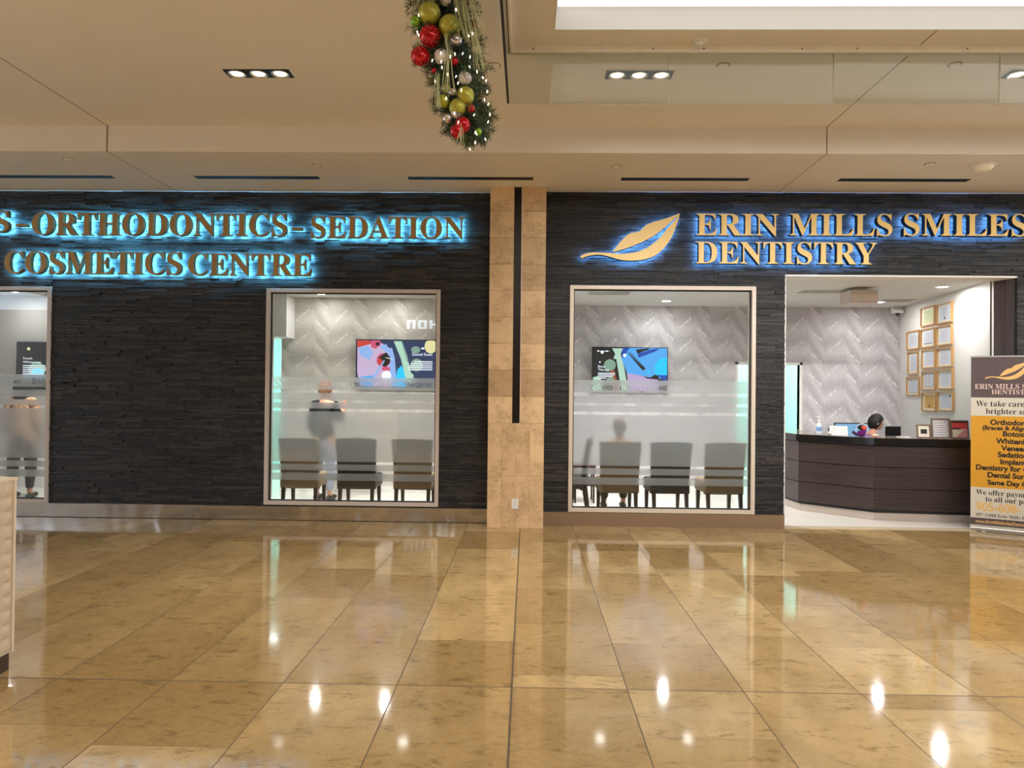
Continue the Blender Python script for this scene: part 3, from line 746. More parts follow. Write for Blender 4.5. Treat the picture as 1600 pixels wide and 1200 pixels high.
e_navy = emat('screen_navy', (36, 52, 88), 1); e_face = emat('screen_pink_skin', (196, 172, 206), 1); e_red = emat('screen_red', (196, 60, 50), 1); e_lip = emat('screen_lip', (206, 76, 116), 1); e_glv = emat('screen_glove', (140, 176, 232), 1)
e_cream = emat('screen_cream', (226, 218, 160), 1); e_grn = emat('screen_lime', (190, 200, 120), 1); e_org = emat('screen_brown', (150, 78, 46), .9)
k3 = (80, 155, 1335, 750)
tv(1.055, 11.45, 2.282, 1.19, .70, [
    (e_blue, pp(*k3, (640, 155), (1415, 155), (1415, 700), (1000, 640), (700, 600), (590, 330))),
    (e_lav, pp(*k3, (690, 590), (1000, 640), (1260, 690), (1260, 905), (740, 905))),
    (e_blue2, pp(*k3, (620, 155), (740, 155), (690, 230), (600, 350), (590, 220))), (e_wht, circ(650, 285, 30, 30, *k3)),
    (e_blk, pp(*k3, (850, 185), (1090, 155), (1090, 180), (880, 255))), (e_blue2, pp(*k3, (880, 255), (1130, 180), (1290, 160), (1200, 215), (900, 325))),
    (e_blk, pp(*k3, (700, 235), (725, 240), (1020, 520), (990, 545), (940, 505))), (e_blk, pp(*k3, (745, 235), (755, 232), (1030, 510), (1015, 520))),
    (e_cy, pp(*k3, (1190, 450), (1290, 330), (1415, 320), (1415, 640), (1200, 610))), (e_blue, circ(1090, 590, 100, 65, *k3)), (e_cy, circ(1085, 560, 40, 22, *k3)),
    (e_blk, pp(*k3, (990, 640), (1110, 665), (1200, 610), (1270, 640), (1260, 700), (1050, 680))), (e_blue2, pp(*k3, (1240, 620), (1415, 620), (1415, 800), (1380, 730))),
    (e_tube, pp(*k3, (420, 165), (620, 165), (575, 260), (640, 480), (720, 905), (600, 905), (500, 350), (450, 345), (480, 260))),
    (e_ball, circ(385, 455, 108, 100, *k3)), (e_org, pp(*k3, (380, 555), (470, 540), (560, 905), (470, 905))), (e_ball, circ(400, 705, 70, 40, *k3)), (e_tube, pp(*k3, (80, 670), (160, 650), (230, 700), (250, 905), (80, 905))),
    (e_wht, circ(245, 235, 28, 28, *k3, 12)), (e_wht, circ(170, 215, 14, 14, *k3, 10)), (e_wht, circ(330, 215, 14, 14, *k3, 10)), (e_wht, pp(*k3, (160, 212), (370, 212), (370, 220), (160, 220))),
    (e_wht, circ(205, 405, 18, 12, *k3, 10)),
] + [(e_wht, pp(*k3, (172, y), (q, y), (q, y+14), (172, y+14))) for y, q in ((590, 480), (618, 470), (646, 440), (674, 320))],
   [(e_wht, 'Botox', .07, (500-155)/750, .055, .10, False), (e_wht, 'Therapy', .07, (555-155)/750, .055, .15, False)],
   'wall television with a blue gloved hand and syringe on screen, on grey wallpaper', e_blk)
k2 = (75, 140, 1405, 790)
tv(-2.592, 10.71, 2.318, 1.21, .70, [
    (e_face, pp(*k2, (90, 260), (300, 210), (520, 190), (700, 300), (800, 930), (150, 930), (90, 700))), (e_red, pp(*k2, (80, 145), (300, 145), (340, 200), (90, 270))),
    (e_lip, pp(*k2, (330, 145), (490, 145), (500, 230), (400, 290), (330, 260))), (e_blk, circ(445, 205, 38, 30, *k2)),
    (e_glv, pp(*k2, (110, 270), (280, 240), (370, 350), (300, 480), (140, 400))),
    (e_glv, pp(*k2, (480, 235), (600, 205), (640, 290), (700, 265), (750, 430), (800, 930), (690, 930), (660, 600), (650, 380), (540, 300))),
    (e_lip, circ(555, 480, 125, 120, *k2)), (e_blk, pp(*k2, (470, 430), (600, 345), (670, 430), (665, 530), (590, 600), (500, 560))), (e_red, circ(490, 510, 50, 55, *k2)),
    (e_lip, circ(600, 630, 80, 36, *k2)), (e_glv, pp(*k2, (560, 480), (580, 490), (400, 790), (340, 800))), (e_wht, pp(*k2, (570, 435), (640, 440), (760, 475), (640, 452))),
    (e_blue, pp(*k2, (150, 770), (360, 740), (380, 930), (170, 930))), (e_cy, pp(*k2, (800, 640), (875, 570), (935, 700), (950, 930), (760, 930))),
    (e_tube, pp(*k2, (730, 155), (880, 155), (975, 420), (1040, 690), (1090, 730), (1075, 850), (965, 850), (860, 450))), (e_ball, pp(*k2, (860, 155), (880, 155), (1000, 520), (970, 500))),
    (e_ball, circ(1120, 300, 80, 60, *k2)), (e_ball, circ(1140, 560, 110, 110, *k2)), (e_cream, circ(1385, 240, 110, 120, *k2)),
    (e_wht, circ(1245, 275, 30, 16, *k2, 10)), (e_wht, circ(610, 745, 84, 84, *k2)),
] + [(e_wht, pp(*k2, (a, y), (1418, y), (1418, y+15), (a, y+15))) for y, a in ((495, 1090), (530, 1040), (565, 1010), (598, 990), (632, 1000))],
   [(e_wht, 'Dental Exam', (1062-75)/1405, (400-140)/790, .06, .25, False)],
   'wall television showing an open mouth and dental tools, on cream wallpaper', e_navy)
tv(-7.823, 10.71, 2.235, 1.21, .70, [
    (e_grn, pp(0, 0, 1, 1, (.44, 1), (.40, .82), (.52, .35), (.7, .2), (.75, 1))), (e_ball, circ(.26, .60, .11, .17, 0, 0, 1, 1)), (e_cy, circ(.27, .66, .08, .1, 0, 0, 1, 1)), (e_cream, circ(.15, .14, .022, .034, 0, 0, 1, 1)),
] + [(e_wht, [(.08, v), (q, v), (q, v+.018), (.08, v+.018)]) for v, q in ((.50, .37), (.545, .38), (.59, .39), (.635, .36), (.68, .355), (.725, .25))],
   [(e_wht, 'Tooth', .08, .37, .045, .12, False), (e_wht, 'Whitening', .08, .45, .045, .23, False)],
   'wall television with a black screen about tooth whitening, on the plain cream wall', e_blk)

# certificates on the side wall
CERT = {'c1': (0.833, 1.345, 2.861, 2.579), 'c2': (1.384, 1.889, 2.851, 2.565), 'r2L': (0.294, 0.801, 2.555, 2.265), 'r2M': (0.839, 1.347, 2.545, 2.262), 'r2R': (1.385, 1.891, 2.538, 2.26), 'r3L': (0.338, 0.76, 2.238, 1.883), 'r3M': (0.871, 1.364, 2.24, 1.958), 'r3R': (1.402, 1.907, 2.234, 1.958), 'r4L': (0.297, 0.815, 1.849, 1.558), 'r4M': (0.885, 1.373, 1.925, 1.644), 'r4R': (1.418, 1.921, 1.93, 1.653), 'r5M': (0.889, 1.388, 1.613, 1.335), 'r5R': (1.425, 1.94, 1.628, 1.352)}
CL = {'c1': 'framed certificate on pale green paper, topmost row', 'c2': 'framed certificate beside the pale green one, small dark seal, topmost row',
 'r2L': 'framed certificate at the corner end of the second row', 'r2M': 'framed certificate with dark foot line, directly below the pale green one', 'r2R': 'framed certificate directly below the topmost one with a seal',
 'r3L': 'tall portrait framed certificate, the only upright one', 'r3M': 'framed certificate in the middle of the third row', 'r3R': 'framed certificate at the outer end of the third row',
 'r4L': 'framed certificate with thin border, below the tall one', 'r4M': 'framed certificate with heavy dark border, above the amber one', 'r4R': 'framed certificate directly above the black stamped one', 'r5M': 'framed certificate on amber paper, bottom row', 'r5R': 'framed certificate with black corner stamp, bottom row'}
M_oak = mat('light_oak_frame', (190, 148, 96), .45, var=.12, scale=30); M_matb = mat('cream_mount', (232, 226, 212), .7, var=.02); M_pap = mat('certificate_paper', (206, 210, 222), .6, var=.02)
M_papg = mat('pale_green_paper', (206, 212, 166), .6); M_papa = mat('amber_paper', (214, 168, 84), .6); M_ink = mat('grey_ink', (128, 130, 140), .7); M_inkd = mat('dark_ink', (44, 52, 74), .7)
d = Vector((5.72-6.0, 9.58-11.53)).normalized(); ang = math.atan2(d.y, d.x)
for k, (u0, u1, z1, z0) in CERT.items():
    W_, H_ = (u1-u0)*.96, z1-z0
    t = thing('framed_certificate', CL[k]+' on the side wall', 'certificate', (6.0+d.x*u0, 11.53+d.y*u0, z0), ang, 'certificates on the side wall')
    fw = .018
    b = MB(); b.box(0, W_, -.03, 0, 0, fw); b.box(0, W_, -.03, 0, H_-fw, H_); b.box(0, fw, -.03, 0, fw, H_-fw); b.box(W_-fw, W_, -.03, 0, fw, H_-fw); b.build('frame', M_oak, t, local=True)
    MB().box(fw, W_-fw, -.010, 0, fw, H_-fw).build('mount', M_matb, t, local=True)
    mx, mz = W_*.17, H_*.16; mats = [{'c1': M_papg, 'r5M': M_papa}.get(k, M_pap), M_ink, M_inkd]; b = MB()
    b.box(mx, W_-mx, -.0115, -.010, mz, H_-mz, 0)
    if k in ('r4M', 'r4L'):
        for (a, c, e, f) in ((mx, W_-mx, mz, mz+.006), (mx, W_-mx, H_-mz-.006, H_-mz), (mx, mx+.008, mz, H_-mz), (W_-mx-.008, W_-mx, mz, H_-mz)): b.box(a, c, -.0125, -.0115, e, f, 2 if k == 'r4M' else 1)
    if k == 'r2M': b.box(mx+.03, W_-mx-.03, -.0125, -.0115, mz+.012, mz+.022, 2)
    if k in ('c2', 'r5M'): b.box(W_*.47, W_*.54, -.0125, -.0115, mz+.012, mz+.045, 2)
    if k == 'r5R': b.box(W_*.72, W_*.80, -.0125, -.0115, H_-mz-.04, H_-mz-.008, 2); b.box(W_*.70, W_*.705, -.0125, -.0115, mz+.02, H_-mz-.04, 1)
    R = random.Random(k)
    for q in range(6):
        zz = H_-mz-.03-(H_-2*mz-.07)*q/6*1.0; ww = (W_-2*mz)*R.uniform(.18, .36)
        if zz > mz+.05: b.box(W_/2-ww*.8, W_/2+ww*.8, -.0122, -.0115, zz-.0022, zz, 1)
    b.build('sheet', mats, t, local=True)

# ---------------------------------------------------------------- reception desk
P0, P1, P2, P3 = (3.58, 10.9), (3.683, 9.64), (4.345, 8.985), (5.56, 8.86)
def inset(pts, dd, close):     # shift the front outline inwards (towards the staff side)
    out = []
    for i, p in enumerate(pts):
        ns = []
        for a, c in ((pts[i-1], p) if i else (None, None), (p, pts[i+1]) if i < len(pts)-1 else (None, None)):
            if a is None: continue
            v = Vector((c[0]-a[0], c[1]-a[1])).normalized(); ns.append(Vector((-v.y, v.x)))
        n_ = sum(ns, Vector((0, 0))); n_ = n_/ (n_.length**2) * len(ns) if len(ns) > 1 else ns[0]
        out.append((p[0]+n_.x*dd, p[1]+n_.y*dd))
    return out
front = [P0, P1, P2, P3]
def ring(d0, d1): return inset(front, d0, 0)+inset(front, d1, 0)[::-1]
t = thing('reception_desk', 'angular dark wood reception desk with granite top inside the clinic entrance', 'reception desk', (4.5, 9.6, 0))
b = MB(); zz = (.13, .395, .665, .935)
for z0, z1 in zip(zz, zz[1:]): b.slab(ring(-.03, .02), z0+.005, z1-.005)
b.build('wood_panel', M_desk, t, bevel=.001)
MB().slab(ring(-.015, .4), .10, .935).build('carcass', M_black, t)
MB().slab(ring(.0, .36), .0, .12).build('kick_plate', mat('kick_steel', (196, 182, 172), .28, metal=.5), t)
MB().slab(ring(-.075, .50), .948, 1.032, 0, 1).build('granite_top', [M_granite, mat('black_stone_edge', (16, 14, 14), .2)], t, bevel=.002)
MB().slab(ring(-.05, .45), .935, .948).build('subtop', M_black, t)
b = MB(); b.slab(ring(.50, 1.05), .70, .73); b.build('work_surface', M_desk, t)

TOP = 1.034
t = thing('hand_sanitiser', 'clear pump bottle of hand sanitiser standing on the desk end nearest the doorway', 'bottle', (3.94, 9.66, TOP))
M_clear = mat('translucent_plastic', (214, 222, 232), .15, var=.05)
MB().lathe([(.0, 0), (.036, 0), (.038, .01), (.038, .10), (.03, .135), (.015, .15), (.015, .165)], (3.94, 9.66, TOP), 20).build('bottle_body', M_clear, t, 40)
b = MB(); b.lathe([(.018, .16), (.018, .185), (.006, .19), (.006, .22), (.016, .222), (.016, .235), (0, .237)], (3.94, 9.66, TOP), 16); b.box(3.90, 3.945, 9.653, 9.667, TOP+.222, TOP+.234); b.build('pump', M_paint_w, t, 40)
MB().lathe([(.0385, .04), (.0388, .041), (.0388, .095), (.0385, .096)], (3.94, 9.66, TOP), 20).build('bottle_label', mat('blue_label', (120, 160, 214), .4), t, 40)
def picture_stand(x0, y0, W_, H_, label, kind, name='picture_frame', rz=-.06):
    t = thing(name, label, 'picture frame', (x0, y0, TOP), rz, 'picture frames on the reception desk')
    tilt = .13
    L = lambda b: b
    def T(b):
        b.v = [(v[0], v[1]*1.0+v[2]*tilt, v[2]) for v in b.v]; return b
    b = MB(); f = .016
    b.box(0, W_, -.012, .006, 0, f); b.box(0, W_, -.012, .006, H_-f, H_); b.box(0, f, -.012, .006, f, H_-f); b.box(W_-f, W_, -.012, .006, f, H_-f)
    T(b).build('frame', mat('grey_wood_frame', (120, 96, 82), .4), t, local=True)
    b = MB(); mats = [M_matb, M_black, mat('silver_sheet', (176, 176, 190), .35), mat('silver_light', (232, 232, 236), .3), mat('coral_red', (214, 74, 82), .5), mat('blush_pink', (226, 160, 172), .5)]
    if kind == 0:
        b.box(f, W_-f, -.004, .004, f, H_-f, 0); b.box(W_*.28, W_*.74, -.0055, -.004, H_*.32, H_*.66, 1)
    elif kind == 1:
        b.box(f, W_-f, -.004, .004, f, H_-f, 2); R = random.Random(4)
        for q in range(7): z = f+(H_-2*f)*(q+.3)/7.4; b.box(f+.01, W_-f-.01-R.random()*.05, -.0055, -.004, z, z+.012, 3 if q % 2 else 0)
    else:
        b.box(f, W_-f, -.004, .004, f, H_-f, 0); b.box(f, W_-f, -.0052, -.004, H_*.52, H_*.86, 4); b.box(f, W_-f, -.0052, -.004, H_*.86, H_-f, 1); b.box(f, W_*.55, -.0056, -.004, H_*.50, H_*.57, 1)
        b.add([(W_*.3, -.0054, f), (W_-f, -.0054, f), (W_-f, -.0054, H_*.5), (W_*.75, -.0054, H_*.5)], [(0, 1, 2, 3)], 5)
    T(b).build('picture', mats, t, local=True)
    b = MB(); b.add([(W_*.4, .01, H_*.7), (W_*.6, .01, H_*.7), (W_*.6, .11, 0), (W_*.4, .11, 0), (W_*.4, .006, H_*.7), (W_*.6, .006, H_*.7), (W_*.6, .104, 0), (W_*.4, .104, 0)], [(0, 1, 2, 3), (7, 6, 5, 4), (0, 3, 7, 4), (1, 5, 6, 2), (2, 6, 7, 3), (0, 4, 5, 1)])
    b.v = [(v[0], v[1]+v[2]*tilt*.5, v[2]) for v in b.v]; b.build('easel_back', M_black, t, local=True)
picture_stand(4.882, 8.99, .165, .168, 'small square frame with a black card centred on a cream mount', 0)
picture_stand(5.052, 8.97, .225, .248, 'tall frame with crinkled silver sheets between two other frames', 1)
picture_stand(5.284, 8.96, .215, .228, 'frame with coral red and pink artwork next to the roll-up banner', 2)
# open booklet stand, bouquet bag, phone, paper, box
t = thing('booklet', 'open white booklet standing on the desk before the monitors', 'booklet', (4.09, 9.42, TOP), -.5)
for s_ in (-1, 1):
    b = MB(); b.add([(0, 0, 0), (s_*.115, .03, 0), (s_*.105, .07, .118), (0, .04, .118), (0, .004, 0), (s_*.115, .034, 0), (s_*.105, .074, .118), (0, .044, .118)], [(0, 1, 2, 3), (7, 6, 5, 4), (0, 4, 5, 1), (2, 6, 7, 3), (1, 5, 6, 2)], 0)
    for q in range(4): z = .025+.022*q; yo = .04*z/.118; b.add([(s_*.02, yo+.004, z), (s_*.09, yo+.022, z), (s_*.09, yo+.0225, z+.003), (s_*.02, yo+.0045, z+.003)], [(0, 1, 2, 3)], 1)
    b.build('page', [M_paint_w, M_ink], t, local=True)
M_pur = mat('purple_tissue', (118, 30, 132), .5, var=.4, scale=30); M_redf = mat('orange_red_petals', (222, 84, 60), .5, var=.3, scale=30); M_dkl = mat('dark_leaf', (36, 42, 34), .5)
t = thing('gift_bouquet', 'small bouquet in purple tissue with an orange flower on the desk', 'bouquet', (4.30, 9.22, TOP))
R = random.Random(9); b = MB()
for q in range(26):
    a = R.uniform(0, 2*PI); r_ = R.uniform(.02, .10); z = R.uniform(.0, .09)
    p = Vector((4.30+math.cos(a)*.02, 9.22+math.sin(a)*.02, TOP)); e = Vector((4.30+math.cos(a)*(r_+.02), 9.22+math.sin(a)*(r_*.7+.01), TOP+z)); s1 = Vector((-math.sin(a), math.cos(a), 0))*.025
    b.add([p-s1*.4, p+s1*.4, e+s1+Vector((0, 0, .02)), e-s1], [(0, 1, 2, 3)])
b.ball((4.30, 9.22, TOP+.03), .04, 12, 8, (1.4, .9, .8)); b.build('tissue_wrap', M_pur, t, 60)
b = MB()
for (dx, dz, r_) in ((.02, .105, .032), (.045, .12, .022), (.0, .13, .018)):
    b.ball((4.30+dx, 9.19, TOP+dz), r_, 14, 8, (1, .7, .85), fn=lambda p: p*(1+.12*math.sin(7*math.atan2(p.z, p.x))))
b.build('flower', M_redf, t, 60)
b = MB()
for q in range(16):
    a = R.uniform(0, PI); e = Vector((4.29+math.cos(a)*.065, 9.2+R.uniform(-.02, .02), TOP+.09+math.sin(a)*.055)); b.add([(4.3, 9.2, TOP+.06), e+Vector((.012, 0, .006)), e, e-Vector((.012, 0, .006))], [(0, 1, 2, 3)])
b.build('leaves', M_dkl, t)
b = MB(); b.tube([(4.29+.075*math.cos(a), 9.18, TOP+.08+.085*math.sin(a)) for a in [PI*k/14 for k in range(-1, 16)]], .004, 8); b.build('ribbon_handle', M_paint_w, t, 60)
o = MB().ball((0, 0, .02), .045, 16, 8, (1.0, .7, .5), fn=lambda p: p*(1+.1*math.sin(5*p.x*40))).build('tissue_wad', M_paint_w, None, 60); o.location = (4.03, 9.50, TOP+.002); tag(o, 'crumpled white tissue beside the open booklet', 'tissue')
o = MB().box(-.07, .07, -.05, .05, 0, .004).box(-.065, .07, -.045, .05, .004, .008).build('paper_stack', M_paint_w); o.location = (4.78, 9.12, TOP); tag(o, 'few white papers lying on the granite top beside the small square frame', 'papers')
o = MB().lathe([(0, 0), (.03, 0), (.035, .03), (.028, .09), (.014, .11), (.014, .13), (0, .132)], (0, 0, 0), 20).build('small_jar', mat('mauve_ceramic', (150, 130, 152), .3), None, 40); o.location = (5.50, 9.10, TOP); tag(o, 'small mauve jar peeking out beside the banner on the desk', 'jar')
# monitors on the work surface
def monitor(x, y, W_, H_, z0, rz, label, front_m):
    t = thing('computer_monitor', label, 'monitor', (x, y, .73), rz, 'monitors on the reception work surface')
    MB().box(-W_/2, W_/2, 0, .03, z0-.73, z0-.73+H_).build('shell', M_blackg, t, bevel=.006, local=True)
    MB().box(-W_/2+.012, W_/2-.012, -.001, .001, z0-.73+.014, z0-.73+H_-.014).build('screen', front_m, t, local=True)
    MB().cyl((0, .03, 0), (0, .03, z0-.73+.1), .02).build('stand', M_black, t, local=True)
    MB().lathe([(0, .001), (.1, .001), (.1, .01), (0, .014)], (0, .03, 0), 20).build('foot', M_black, t, local=True)
monitor(4.33, 9.98, .26, .30, .80, .15, 'black computer monitor seen from behind on the near part of the desk', M_blackg)
monitor(4.70, 10.35, .50, .30, .86, -.1, 'wide computer monitor with a pale blue screen behind the booklet', emat('monitor_blue', (120, 168, 206), .9))
monitor(5.17, 10.12, .22, .30, .825, .1, 'black computer monitor just beside the receptionist', M_blackg)

# ---------------------------------------------------------------- chairs
def chair_parts(uph):
    t = bpy.data.objects.new('side_chair', None); C.objects.link(t)
    # local: back toward -y (faces the street side), seat toward +y
    b = MB(); n = 8; W0, W1_ = .25, .235
    rows = []
    for k in range(n+1):
        q = k/n; z = .30+.645*q; y = -.22-.085*q**1.5; wv = W0+(W1_-W0)*0+ (.012*math.sin(q*PI))
        wv = .232+.028*q if q > .3 else .25-.01*q/.3
        rows.append((z, y, wv))
    vs = []; fs = []
    m_ = 7
    for (z, y, wv) in rows:
        for j in range(m_): x = -1+2*j/(m_-1); vs.append((x*wv, y-.012*(1-x*x), z+(.012*(1-x*x) if z > .94 else 0)))
        for j in range(m_): x = 1-2*j/(m_-1); vs.append((x*wv, y+.062+.004*(1-x*x), z+(.012*(1-x*x) if z > .94 else 0)))
    N_ = 2*m_
    for k in range(n):
        for j in range(N_): fs.append((k*N_+j, k*N_+(j+1) % N_, (k+1)*N_+(j+1) % N_, (k+1)*N_+j))
    fs += [tuple(range(N_-1, -1, -1)), tuple(range(n*N_, (n+1)*N_))]
    b.add(vs, fs); b.build('backrest', uph, t, 50, bevel=.012, local=True)
    b = MB(); b.slab([(-.245, -.25), (.245, -.25), (.255, .2), (.2, .25), (-.2, .25), (-.255, .2)], .31, .47); b.build('seat', uph, t, 50, bevel=.028, local=True)
    for sx in (-1, 1):
        for sy, y0, y1 in ((-1, -.21, -.255), (1, .19, .205)):
            b = MB(); x = sx*.205; a, c = .024, .017
            b.add([(x-a, y0-a, .33), (x+a, y0-a, .33), (x+a, y0+a, .33), (x-a, y0+a, .33), (x-c, y1-c, 0), (x+c, y1-c, 0), (x+c, y1+c, 0), (x-c, y1+c, 0)], [(3, 2, 1, 0), (4, 5, 6, 7), (0, 1, 5, 4), (1, 2, 6, 5), (2, 3, 7, 6), (3, 0, 4, 7)])
            b.build('leg', M_legw, t, local=True)
    return t
cT = chair_parts(M_taupe); cB = chair_parts(M_blackl)
CH = [(cT, -2.885, 9.2, 'taupe upholstered side chair nearest the doorway behind the bronze framed window', .03), (cB, -2.155, 9.2, 'black upholstered side chair between two taupe ones behind the bronze framed window', 0), (cT, -1.435, 9.2, 'taupe upholstered side chair nearest the pillar behind the bronze framed window', -.02),
      (cT, 1.16, 9.15, 'taupe upholstered side chair with a person seated on it', .04), (cB, 1.79, 9.15, 'black upholstered side chair between two taupe ones behind the pale framed window', .05), (cT, 2.46, 9.15, 'taupe upholstered side chair nearest the clinic entrance behind the pale framed window', .06),
      (cB, .56, 9.40, 'black upholstered side chair turned sideways behind the edge of the pale framed window', 1.45)]
seen = set()
for src, x, y, lb, rz in CH:
    o = src if id(src) not in seen else dup(src); seen.add(id(src))
    o.location = (x, y, .002); o.rotation_euler = (0, 0, rz); tag(o, lb, 'chair', 'upholstered waiting room chairs')
t = thing('side_table', 'low dark brown side table between the sideways chair and the seated person', 'table', (.80, 10.15, .002))
M_brn = mat('red_brown_wood', (70, 38, 26), .4, var=.2, stretch=(1, 1, 12))
MB().box(.66, .98, 10.0, 10.4, .50, .53).build('table_top', M_brn, t, bevel=.003)
MB().box(.68, .96, 10.02, 10.38, .24, .34).build('shelf', M_brn, t)
for sx in (.68, .94):
    for sy in (10.02, 10.36): MB().box(sx, sx+.025, sy, sy+.025, .002, .50).build('leg', M_legw, t)

# ---------------------------------------------------------------- people
def skin_geo(chains, sub=2):
    vs = []; rs = []; idx = {}; es = []; roots = []
    for ch in chains:
        prev = None
        for k, p in enumerate(ch):
            key = tuple(round(c, 4) for c in p[:3])
            if key not in idx:
                idx[key] = len(vs); vs.append(p[:3]); rs.append(p[3] if isinstance(p[3], tuple) else (p[3], p[3]))
                if k == 0: roots.append(idx[key])
            if prev is not None and prev != idx[key]: es.append((prev, idx[key]))
            prev = idx[key]
    me = bpy.data.meshes.new('skin'); me.from_pydata(vs, es, []); o = bpy.data.objects.new('skin', me); C.objects.link(o)
    o.modifiers.new('s', 'SKIN'); lay = me.skin_vertices[0].data if me.skin_vertices else None
    if lay is None:
        bm = bmesh.new(); bm.from_mesh(me); bm.verts.layers.skin.verify(); bm.to_mesh(me); bm.free(); lay = me.skin_vertices[0].data
    for i, r_ in enumerate(rs): lay[i].radius = r_; lay[i].use_root = i in roots
    o.modifiers['s'].use_smooth_shade = True
    sd = o.modifiers.new('d', 'SUBSURF'); sd.levels = sub; sd.render_levels = sub
    dg = bpy.context.evaluated_depsgraph_get(); dg.update(); e = o.evaluated_get(dg); m2 = e.to_mesh()
    out = ([tuple(v.co) for v in m2.vertices], [tuple(p.vertices) for p in m2.polygons])
    e.to_mesh_clear(); bpy.data.objects.remove(o); bpy.data.meshes.remove(me)
    return out
def hand(chains, w_, dr, side, r=.0085):
    # palm from the wrist w_ along direction dr; five unequal fingers, thumb from the side of the palm
    dr = Vector(dr).normalized(); w_ = Vector(w_); sv = Vector(side).normalized(); nv = dr.cross(sv).normalized()
    palm = w_+dr*.055
    chains.append([(*w_, .024), (*palm, (.034, .016))])
    for k, L in zip((-1.5, -.5, .5, 1.5), (.058, .072, .078, .070)):
        a = w_+dr*.075+sv*.018*k
        chains.append([(*(w_+dr*.05+sv*.012*k), r), (*a, r), (*(a+dr*L*.5+nv*.008), r*.95), (*(a+dr*L*.9+nv*.026), r*.8)])
    a = w_+dr*.03+sv*.026
    chains.append([(*(w_+dr*.02+sv*.012), r*1.15), (*a, r*1.2), (*(a+sv*.022+dr*.028+nv*.008), r*1.05), (*(a+sv*.03+dr*.055+nv*.016), r*.85)])
def head_geo(b, c, M3, s=1.0, skin=0, eye=1, lip=2):
    c = Vector(c)
    def put(bb): b.add([c+M3 @ Vector(v)*s for v in bb.v], bb.f, bb.m)
    def shape(p):      # face toward +y
        x, y, z = p
        if z < -.02: k = (-.02-z)/.1; x *= 1-.38*k; y = y*(1-.25*k)+.012*k
        if y > .05 and -.01 < z < .03: y -= .006
        return Vector((x, y, z))
    h = MB(); h.ball((0, 0, 0), .1, 28, 18, (.76, .95, 1.16), skin, fn=shape)
    h.add([(-.011, .088, -.03), (.011, .088, -.03), (0, .113, -.028), (0, .088, .022), (0, .085, -.042)], [(0, 2, 3), (2, 1, 3), (0, 4, 2), (4, 1, 2)], skin)
    for sx in (-1, 1):
        h.ball((sx*.031, .084, .008), .0115, 12, 8, (1, .6, .75), eye); h.ball((sx*.031, .086, .026), .016, 10, 6, (1, .35, .25), eye)
        h.ball((sx*.077, -.005, -.005), .026, 12, 8, (.35, .7, 1.15), skin)
    h.ball((0, .083, -.055), .02, 12, 6, (1, .45, .35), lip)
    put(h)
def hair_geo(b, c, M3, length=.0, s=1.0, bun=False, puff=1.0):
    c = Vector(c); h = MB()
    def f(p):
        x, y, z = p
        if y > .045 and z < .055: y = .02+(y-.045)*.1; x *= .9
        if z < -.03 and y < .05: z -= length*min(1, (-.03-z)/.07); x *= 1.02
        return Vector((x*puff, y, z))
    h.ball((0, -.010, .012), .108, 28, 18, (.80, .95, 1.12), 0, fn=f)
    if bun: h.ball((0, -.10, .06), .045, 16, 10, (1, 1, 1), 0)
    b.add([c+M3 @ Vector(v)*s for v in h.v], h.f, 0)
def rotm(rz, rx=0): return (Matrix.Rotation(rz, 3, 'Z') @ Matrix.Rotation(rx, 3, 'X'))

